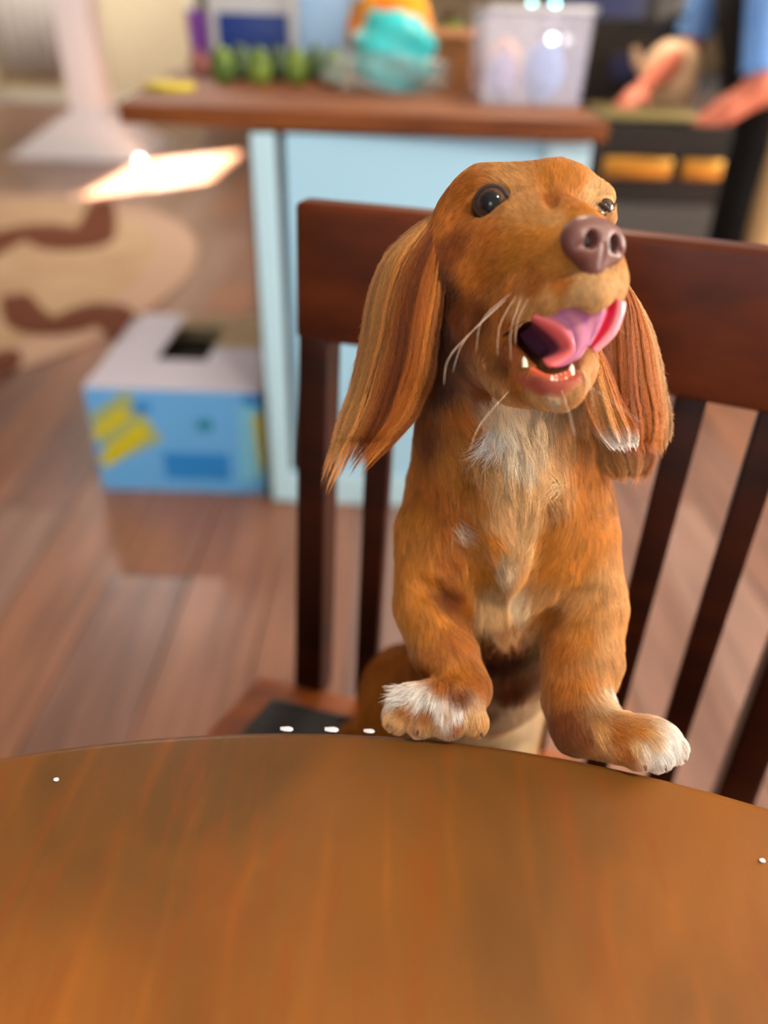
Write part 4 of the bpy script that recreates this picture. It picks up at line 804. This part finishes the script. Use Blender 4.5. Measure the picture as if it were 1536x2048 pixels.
    LOWLIP = [W(1018, 705, .398), W(1040, 742, .388), (W(1075, 768, .378)), W(1115, 775, .373), W(1148, 755, .376)]
    UPLIP = [W(1010, 668, .395), W(1050, 640, .385), W(1100, 615, .375), W(1160, 606, .366)]
    mlin = near(V, MOUTH, .0115); llip = near(V, LOWLIP, .0052); ulip = near(V, UPLIP, .0022)
    def blend(C, m, c): return C * (1 - m[:, None]) + np.array(lin(c)) * m[:, None]
    C = blend(C, np.clip(ulip, 0, 1), (60, 22, 20)); C = blend(C, mlin, (78, 22, 28)); C = blend(C, np.clip(llip, 0, 1), (150, 72, 60))
    NOSEC = NOSE0 = W(1184, 490, .3590)
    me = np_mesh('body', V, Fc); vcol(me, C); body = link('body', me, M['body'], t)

    # --- strands
    tri = V[Fc]; ar = .5 * np.linalg.norm(np.cross(tri[:, 2] - tri[:, 0], tri[:, 3] - tri[:, 1]), axis=1); fc = tri.mean(1); fd = (fc - CAMP) @ cf
    fy = 1024 - F_PX * ((fc - CAMP) @ cu) / fd
    fN = Nn[Fc[:, 0]]; fv = np.einsum('ij,ij->i', fN, fc - CAMP) / np.linalg.norm(fc - CAMP, axis=1)
    def grow(name, n, dens, rad, lscale, k, seed, lift_add=0.0, curl=0.0):
        r = np.random.default_rng(seed); p = ar * dens; p /= p.sum(); fi = r.choice(len(Fc), n, p=p)
        u, v = r.random(n), r.random(n); q4 = tri[fi]; P = (q4[:, 0] * ((1 - u) * (1 - v))[:, None] + q4[:, 1] * (u * (1 - v))[:, None] + q4[:, 2] * (u * v)[:, None] + q4[:, 3] * ((1 - u) * v)[:, None])
        N = f.grad(P); c, d, L, lf = coat(P, N)
        bare = np.maximum.reduce([near(P, MOUTH, .0105), near(P, LOWLIP, .0040), near(P, UPLIP, .0012)]) > .45
        bare |= np.linalg.norm(P - EL, axis=1) < .0112; bare |= np.linalg.norm(P - ER, axis=1) < .0078; bare |= np.linalg.norm((P - NOSEC), axis=1) < .0125
        P, N, c, d, L, lf = [a[~bare] for a in (P, N, c, d, L, lf)]; n = len(P)
        # clumps: nearby roots share a bend
        w1, w2 = fbm(P, 160, 1), fbm(P, 160, 2); w3 = fbm(P, 420, 3); w4 = fbm(P, 420, 4)
        side = np.cross(N, d); side /= np.linalg.norm(side, axis=1, keepdims=True) + 1e-9
        long = np.clip((L - .006) / .014, 0, 1)
        d = d + side * ((w1 * .35 + w3 * .25) * (.35 + .9 * long) + r.normal(0, .10, n))[:, None]
        L = L * lscale * r.uniform(.65, 1.15, n) * (1 + .25 * w4); lift = (lf + lift_add) * r.uniform(.6, 1.3, n) * (1 + .5 * w2)
        pts = np.zeros((n, k, 3)); pts[:, 0] = P - N * .0006; cur = P.copy(); hgt = np.zeros(n)
        for i in range(1, k):
            s = i / (k - 1); g = f.grad(cur); tan = d - g * np.einsum('ij,ij->i', d, g)[:, None]; tan /= np.linalg.norm(tan, axis=1, keepdims=True) + 1e-9
            tan = tan + side * (curl * np.sin(s * 5 + w1 * 6) * long)[:, None]
            step = (L / (k - 1))[:, None]; cur = cur + tan * step
            want = L * lift * (s - .55 * s * s) * 1.3; dist = f.at(cur); gg = f.grad(cur)
            cur = cur + gg * (want - dist)[:, None] * np.where(dist < want, 1.0, .5)[:, None]
            pts[:, i] = cur
        br = (1 + .25 * w1 * (.4 + long) + .18 * w3 * (.4 + long) + r.normal(0, .24, n)); c = c * np.clip(br, .4, 1.7)[:, None]
        # locks: neighbouring hairs gather towards a shared tip
        for size, amt in ((.0045, .6), (.0018, .45)):
            key = np.floor((P + .0012 * np.stack([w3, w4, w1], -1)) / size).astype(np.int64); key = (key[:, 0] * 73856093) ^ (key[:, 1] * 19349663) ^ (key[:, 2] * 83492791)
            uq, inv = np.unique(key, return_inverse=True); cnt = np.bincount(inv)
            off = pts - pts[:, :1]; mo = np.stack([np.bincount(inv, (pts[:, i, a] if 1 else 0)) / cnt for i in range(k) for a in range(3)], -1).reshape(-1, k, 3)[inv]
            s_ = (np.linspace(0, 1, k) ** 1.6)[None, :, None] * amt * (.25 + .75 * long)[:, None, None]; pts = pts * (1 - s_) + mo * s_
            jb = np.random.default_rng(seed + 9).normal(0, .13, len(uq))[inv]; c = c * (1 + jb * (.4 + .6 * long))[:, None]
        # nothing may sink into the table
        R2 = np.hypot(pts[..., 0] - TC[0], pts[..., 1] - TC[1]); low = (R2 < TR + .001) & (pts[..., 2] < .7512) & (pts[..., 2] > .70); pts[..., 2] = np.where(low, .7512, pts[..., 2])
        return strands(name, pts, c, np.full(n, rad) * r.uniform(.8, 1.2, n), body)
    head = fy < 840; front = fv < .25
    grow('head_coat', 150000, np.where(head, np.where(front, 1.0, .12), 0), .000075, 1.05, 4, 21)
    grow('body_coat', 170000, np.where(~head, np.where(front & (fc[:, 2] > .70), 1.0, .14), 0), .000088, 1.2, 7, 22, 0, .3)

    # --- white tufts
    def tuft(name, x, y, dx, dy, n, L, col, spread, curl, seed):
        r = np.random.default_rng(seed); P0 = snap(x, y); P = P0 + r.normal(0, spread, (n, 3)) * 1.0; N = f.grad(P); P = P - N * f.at(P)[:, None]; N = f.grad(P)
        d = dx * cr - dy * cu; d = d / np.linalg.norm(d); k = 9; pts = np.zeros((n, k, 3)); Ls = L * r.uniform(.6, 1.2, n); cv = curl * r.uniform(.5, 1.4, n); sp = r.normal(0, .25, n)
        for i in range(k):
            s = i / (k - 1); side = np.cross(N, d); side /= np.linalg.norm(side, axis=1, keepdims=True)
            pts[:, i] = (P if i == 0 else pts[:, i - 1]) + (d * np.cos(cv * s)[:, None] + side * (np.sin(cv * s) + sp)[:, None] + N * (.28 - .35 * s)) * (Ls / k)[:, None]
        return strands(name, pts, np.array(lin(col)) * r.uniform(.8, 1.1, n)[:, None], np.full(n, .00012), body)
    tuft('white_tuft', 905, 866, 1, .15, 150, .016, WHITE, .0018, .9, 1)
    tuft('white_tuft', 985, 862, .3, 1, 260, .020, WHITE, .0028, -1.3, 2)
    tuft('white_tuft', 862, 962, .9, .1, 110, .012, WHITE, .0020, 1.2, 3)
    tuft('cream_tuft', 1130, 950, .2, 1, 160, .014, (232, 200, 150), .0030, -1.8, 4)
    tuft('white_tuft', 925, 1060, .4, 1, 70, .014, (220, 196, 170), .0025, .6, 5)
    tuft('cream_tuft', 975, 1200, .0, 1, 170, .022, (222, 176, 120), .0026, .3, 6)
    tuft('cream_tuft', 1010, 1240, .05, 1, 120, .022, (190, 130, 80), .0026, -.3, 7)
    tuft('white_tuft', 1225, 1385, .5, 1, 170, .014, WHITE, .0032, -.8, 8)
    tuft('white_tuft', 800, 1378, -1, -.1, 120, .010, WHITE, .0028, .3, 9)

    # --- eyes
    def eye(name, C0, R0, gaze, iris):
        me = bpy.data.meshes.new(name); bm = bmesh.new(); bmesh.ops.create_icosphere(bm, subdivisions=5, radius=1)
        g = gaze / np.linalg.norm(gaze); cols = []
        for v in bm.verts:
            d = np.array(v.co); a = math.degrees(math.acos(max(-1, min(1, float(d @ g)))));
            bulge = 1 + .05 * max(0, 1 - (a / 42) ** 2); v.co = Vector(C0 + d * R0 * bulge)
            nz = .85 + .25 * math.sin(37 * math.atan2(float(np.cross(g, d) @ cr), float(np.cross(g, d) @ cu)))
            if a < 28: c = np.array(lin((26, 28, 34)))
            elif a < 32: c = np.array(lin((46, 38, 36)))
            elif a < 57: c = np.array(lin(iris)) * nz
            elif a < 78: c = np.array(lin((30, 14, 10)))
            else: c = np.array(lin((150, 120, 110)))
            cols.append(c)
        bm.to_mesh(me); bm.free(); vcol(me, np.array(cols)); return link(name, me, M['eye'], t)
    eye('eye', EL, EYR, -(EL - CAMP) / np.linalg.norm(EL - CAMP) - .10 * cr + .16 * cu, (84, 58, 44)); eye('eye', ER, EYR2, -(ER - CAMP) / np.linalg.norm(ER - CAMP) + .3 * cr, (70, 44, 34))
    # eyelid rims: closed loops round the visible opening
    def loop(C0, R0, pts, rad, name, m):
        P = []
        for x, y in pts:
            o = CAMP; v = W(x, y, 1) - CAMP; v = v / np.linalg.norm(v); b = (C0 - o) @ v; d2 = (C0 - o) @ (C0 - o) - b * b; rr = R0 * 1.005
            P.append(o + v * (b - math.sqrt(max(rr * rr - d2, 0))))
        P = spline(P + [P[0]], 48); return MB().tube(P, rad, 8, cap=False).build(name, m, t)
    loop(EL, EYR, [(950, 420), (951, 398), (965, 379), (985, 372), (1004, 379), (1016, 397), (1021, 421), (1013, 434), (992, 439), (967, 436)], .0013, 'eyelid', M['lid'])
    p = W(1014, 427, .3955); MB().ball(p, (.0018, .0014, .0012), 2).build('tear_corner', M['caruncle'], t)
    loop(ER, EYR2, [(1184, 415), (1194, 409), (1206, 411), (1216, 419), (1222, 430), (1210, 429), (1196, 423)], .0012, 'eyelid', M['lid'])

    # --- nose
    nf = Field(W(1183, 495, .362) - .024, W(1183, 495, .362) + .024, .0005)
    fw = -cf * .88 + cr * .42 - cu * .02; fw /= np.linalg.norm(fw); rt = np.cross(cu, fw) * -1; rt = np.cross(fw, cu); rt = -rt / np.linalg.norm(rt); upn = np.cross(fw, rt); upn = upn if upn @ cu > 0 else -upn
    NR = np.stack([rt, upn, fw]); NP = lambda a, b, c: NOSE0 + (rt * a + upn * b + fw * c) * .00108
    NOSE0 = W(1184, 490, .3590)
    nf.ell(NP(0, 2.5, 0), (.0156, .0106, .0090), NR, .003); nf.ell(NP(0, -4.5, .5), (.0092, .0092, .0070), NR, .005); nf.ell(NP(-8.5, 0, 1), (.0081, .0084, .0065), NR, .004); nf.ell(NP(8.5, 0, 1), (.0081, .0084, .0065), NR, .004)
    nf.ell(NP(0, -11, .5), (.0035, .0050, .0040), NR, .004)
    for s in (-1, 1):
        nf.ell(NP(s * 6.2, -.5, 7.5), (.0032, .0040, .0075), NR, .0022, 'sub')
        nf.cap(NP(s * 7.0, -2.2, 8), .0018, NP(s * 12.5, -4.2, 5.5), .0008, .002, 'sub')
    nf.cap(NP(0, -2.5, 8.2), .0006, NP(0, -14, 6.2), .0009, .0022, 'sub')
    nv, nF = nf.mesh(3); nose = link('nose', np_mesh('nose', nv, nF), M['nose'], t)
    for s in (-1, 1): MB().ball(NP(s * 6.2, -.6, 2.2), (.0030, .0032, .0030), 2).build('nostril', M['nostril'], nose)

    # --- tongue: a curled sheet
    G = [  # along the tongue from its folded left edge to the right edge; four points across, root to tip
        [(1040, 668, .4050), (1052, 690, .4060), (1070, 708, .4040), (1092, 716, .4000)],
        [(1062, 652, .3930), (1085, 680, .3960), (1098, 700, .3950), (1092, 722, .3900)],
        [(1064, 642, .3860), (1102, 676, .3865), (1114, 700, .3865), (1084, 720, .3850)],
        [(1066, 630, .3775), (1120, 660, .3740), (1140, 700, .3725), (1098, 734, .3750)],
        [(1098, 622, .3770), (1140, 655, .3735), (1152, 700, .3715), (1130, 730, .3750)],
        [(1130, 614, .3745), (1160, 645, .3710), (1166, 688, .3700), (1150, 720, .3730)],
        [(1165, 604, .3725), (1182, 635, .3700), (1182, 672, .3700), (1166, 704, .3725)],
        [(1204, 597, .3705), (1208, 622, .3690), (1196, 655, .3690), (1176, 692, .3710)],
        [(1214, 600, .3715), (1214, 628, .3710), (1202, 658, .3710), (1180, 695, .3722)],
        [(1232, 597, .3690), (1228, 626, .3685), (1214, 662, .3690), (1184, 700, .3710)],
        [(1243, 602, .3665), (1240, 626, .3655), (1224, 664, .3660), (1188, 702, .3690)],
        [(1247, 606, .3680), (1244, 630, .3670), (1228, 668, .3675), (1190, 704, .3700)],
    ]
    G3 = np.array([[W(*c) for c in row] for row in G]); NU, NV = 60, 26
    g1 = np.stack([spline(G3[:, j], NU) for j in range(4)], 1); g2 = np.stack([spline(g1[i], NV) for i in range(NU)])
    vv = g2.reshape(-1, 3); ff = np.array([[i * NV + j, i * NV + j + 1, (i + 1) * NV + j + 1, (i + 1) * NV + j] for i in range(NU - 1) for j in range(NV - 1)])
    tc_ = []
    for i in range(NU):
        uu = i / (NU - 1) * 11
        for j in range(NV):
            vq = j / (NV - 1)
            if uu < 1.2: c = (84, 44, 64)  # shade of the hollow painted dark into the folded tongue base
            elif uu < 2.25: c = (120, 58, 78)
            elif uu < 3.5: c = (236, 118, 124)
            elif uu < 7.2: c = [(204, 128, 164), (184, 112, 160), (216, 144, 172)][int(uu * 2.3 + vq * 2) % 3]
            elif uu < 9.35: c = (206, 22, 60)
            else: c = (248, 150, 165)
            tc_.append(lin(c))
    tc_ = np.array(tc_).reshape(NU, NV, 3)
    for _ in range(1): tc_[1:-1] = (tc_[:-2] + tc_[1:-1] * 2 + tc_[2:]) / 4
    wr = .00035 * np.sin(np.linspace(0, 34, NU))[:, None] * np.sin(np.linspace(.2, 3, NV))[None]; wr[:20] = 0; wr[44:] = 0
    vv = vv + (wr.reshape(-1, 1)) * (-cf)
    me = np_mesh('tongue', vv, ff); vcol(me, tc_.reshape(-1, 3)); to = link('tongue', me, M['tongue'], t)
    md = to.modifiers.new('thick', 'SOLIDIFY'); md.thickness = .0022; md.offset = 0; md = to.modifiers.new('sub', 'SUBSURF'); md.levels = 1; md.render_levels = 1
    # --- teeth and gum of the lower jaw
    def tooth(x, y, d, h, r, lean=0.0):
        b = W(x, y, d); tip = b + cu * h + cr * lean; MB().tube([b - cu * .002, b + (tip - b) * .5, tip], [r, r * .8, r * .15], 10).build('tooth', M['tooth'], t)
    tooth(1050, 727, .3790, .0034, .0016, -.0006); tooth(1142, 742, .3735, .0035, .0015, .0004)
    for k in range(4): tooth(1104 + k * 9, 757 - k * 2.2, .3735 - .0002 * k, .0016, .0010)
    MB().tube(spline([W(1062, 742, .3805), W(1090, 757, .3765), (W(1118, 757, .3745)), W(1142, 748, .3745)], 14), .0026, 8).build('gum', M['gum'], t)

    # --- claws
    for a, b, r in TOES:
        d = (b - a); d[2] = 0; d /= np.linalg.norm(d) + 1e-9; d = d * .6 - cf * np.array([1, 1, 0]) * .5; d /= np.linalg.norm(d)
        p0 = b + d * (r * .8) + np.array([0, 0, r * .1]); p1 = p0 + d * .004 - np.array([0, 0, .002]); p1[2] = max(p1[2], .7515)
        MB().tube([p0 - d * .002, (p0 + p1) / 2 + np.array([0, 0, .0006]), p1], [.0015, .0012, .0004], 8).build('claw', M['claw'], t)

    # --- ears: leather flap with long hair
    def ear(rows, bulge, cols, n, hair, seed, name='ear', parent=t, over=.25, rad=.00012, thick=.0022, wave=.0016):
        Lp = spline([W(*r[0]) for r in rows], 60); Rp = spline([W(*r[1]) for r in rows], 60); NU_, NV_ = 25, 60
        def S(u, v):   # u across 0..1, v along 0..1 (extrapolated past the tip)
            vi = np.clip(v, 0, 1) * 59; i = np.minimum(vi.astype(int), 58); fr = (vi - i)[:, None]
            A_ = Lp[i] * (1 - fr) + Lp[i + 1] * fr; B_ = Rp[i] * (1 - fr) + Rp[i + 1] * fr; p = A_ * (1 - u[:, None]) + B_ * u[:, None]
            bl = np.sin(np.clip(u, 0, 1) * math.pi) * bulge * np.sin(np.clip(v * .9 + .1, 0, 1) * math.pi) ** .5
            p = p - cf * bl[:, None] - cf * (wave * np.sin(u * 17 + v * 3) * np.clip(v, 0, 1))[:, None]
            ex = np.clip(v - 1, 0, 9)[:, None]; tip = (Lp[59] - Lp[50]) * (1 - u[:, None]) + (Rp[59] - Rp[50]) * u[:, None]
            return p + tip * ex * 6.5
        U, Vv = np.meshgrid(np.linspace(0, 1, NU_), np.linspace(0, .93, NV_)); P = S(U.ravel(), Vv.ravel())
        Fq = np.array([[i * NU_ + j, i * NU_ + j + 1, (i + 1) * NU_ + j + 1, (i + 1) * NU_ + j] for i in range(NV_ - 1) for j in range(NU_ - 1)])
        CU = np.array([c[0] for c in cols]); CC = np.array([lin(c[1]) for c in cols])
        def colr(u, v, tipc=None):
            c = np.stack([np.interp(u, CU, CC[:, k]) for k in range(3)], -1)
            if hair.get('tip'): m = np.clip((v - hair['tip'][1]) / .3, 0, 1)[:, None]; c = c * (1 - m) + np.array(lin(hair['tip'][0])) * m
            return c
        me = np_mesh(name, P, Fq); vcol(me, colr(U.ravel(), Vv.ravel()) * .6); o = link(name, me, M['body'], parent)
        md = o.modifiers.new('thick', 'SOLIDIFY'); md.thickness = thick; md.offset = 0
        r = np.random.default_rng(seed); u = r.random(n) * 1.04 - .02; v = r.random(n) ** .85 * .95; back = r.random(n) < .22; k = 8
        nc = hair.get('nc', 40); cl = np.floor(u * nc + v * 2.1 + .8 * np.sin(v * 7 + u * 9)).astype(int); jj = np.random.default_rng(seed + 1).normal(size=(200, 3)); cj = jj[cl % 200]
        Lh = hair['L'] * r.uniform(.35, 1.25, n) * (1 + .3 * cj[:, 0] * (v > .5)); pts = np.zeros((n, k, 3)); ctr = (cl + .5) / nc; sgn = np.where(back, 1.0, -1.0)
        for i in range(k):
            s = i / (k - 1); us = u + (cj[:, 1] * .018 + (ctr - (u + v * 2.1 / nc)) * .5 * s + r.normal(0, .006, n) + hair.get('fan', 0) * (u - .5) + r.normal(0, .022, n)) * s + .018 * np.sin((v + Lh * s) * 13 + cj[:, 2] * 2.2) * np.clip(v + Lh * s, 0, 1.3)
            p = S(us, v + Lh * s); hh_ = (.0012 + .0022 * s * (1 - .5 * s) * (1 + .6 * cj[:, 2])) * 1.0 + .0012 * r.random(n)
            p = p + cf * (sgn * hh_)[:, None] * (1 if i else 0.3) + cr * ((hair.get('out', 0) * s * s) * np.clip((.5 - u) * 2, 0, 1))[:, None]
            pts[:, i] = p
        c = colr(u, v) * np.clip(1 + .20 * cj[:, 0] + r.normal(0, .2, n),   .45, 1.6)[:, None]
        strands('ear_hair' if name == 'ear' else 'fold_hair', pts, c, np.full(n, rad) * r.uniform(.7, 1.1, n), o); return o
    e1 = ear([((868, 428, .4440), (888, 452, .4250)), ((822, 466, .4450), (888, 520, .4120)), ((772, 520, .4480), (880, 590, .4120)), ((742, 600, .4520), (868, 670, .4140)), ((726, 690, .4560), (858, 745, .4200)), ((706, 780, .4600), (840, 800, .4300)), ((686, 840, .4620), (822, 840, .4360)), ((672, 885, .4640), (786, 880, .4420))],
        .010, [(0, (176, 126, 78)), (.15, (204, 148, 84)), (.32, (186, 120, 56)), (.45, (150, 82, 32)), (.60, (112, 52, 18)), (.75, (180, 104, 40)), (.9, (204, 128, 54)), (1, (120, 64, 24))], 34000, dict(L=.19, fan=.10, out=.0), 31)  # sheen streaks painted in among the ear's own hair tones
    e2 = ear([((1222, 560, .4340), (1246, 560, .4480)), ((1210, 600, .4300), (1285, 625, .4540)), ((1200, 680, .4300), (1312, 700, .4600)), ((1205, 760, .4320), (1326, 780, .4640)), ((1215, 830, .4360), (1336, 840, .4680)), ((1240, 880, .4420), (1330, 885, .4680))],
        .006, [(0, (110, 54, 18)), (.3, (150, 80, 26)), (.6, (176, 100, 36)), (.85, (190, 118, 52)), (1, (216, 170, 120))], 16000, dict(L=.16, fan=.05), 32)
    ear([((1160, 690, .4180), (1196, 690, .4200)), ((1162, 750, .4200), (1222, 760, .4230)), ((1172, 810, .4230), (1246, 820, .4260)), ((1192, 860, .4260), (1264, 860, .4290)), ((1215, 890, .4290), (1268, 885, .4310))],
        .006, [(0, (200, 130, 70)), (.4, (222, 168, 104)), (.7, (206, 136, 70)), (1, (186, 110, 50))], 9000, dict(L=.16, fan=.10, tip=(WHITE, .62)), 33, name='ear_fold', parent=e2)
    ear([((1185, 820, .4700), (1230, 820, .4720)), ((1190, 880, .4740), (1270, 880, .4760)), ((1205, 930, .4780), (1300, 915, .4800)), ((1225, 955, .4800), (1290, 950, .4820))],
        .004, [(0, (180, 120, 60)), (.5, (206, 150, 96)), (1, (170, 110, 70))], 5000, dict(L=.2, fan=.2), 34, name='ear_fringe', parent=e2)

    # --- whiskers
    WK = [((1000, 598), (905, 705), (888, 770)), ((1010, 590), (965, 640), (952, 705)), ((1020, 592), (1000, 650), (995, 710)), ((1032, 600), (1022, 660), (1022, 720)), ((1044, 598), (1036, 640), (1030, 690)), ((985, 610), (930, 680), (905, 745)),
          ((1228, 640), (1238, 655), (1250, 668)), ((1150, 745), (1205, 790), (1290, 850)), ((1155, 720), (1180, 770), (1188, 820)), ((1160, 712), (1172, 760), (1170, 800)), ((1120, 790), (1140, 830), (1150, 870)), ((1010, 780), (960, 850), (940, 900))]
    pts = []
    for a, b, c in WK:
        p = snap(*a); dd = (p - CAMP) @ cf; pts.append(spline([p, W(*b, dd - .010), W(*c, dd - .012)], 10))
    strands('whiskers', np.array(pts), np.tile(lin((225, 200, 180)), (len(pts), 1)), np.full(len(pts), .00018), body)
    return f
dog()
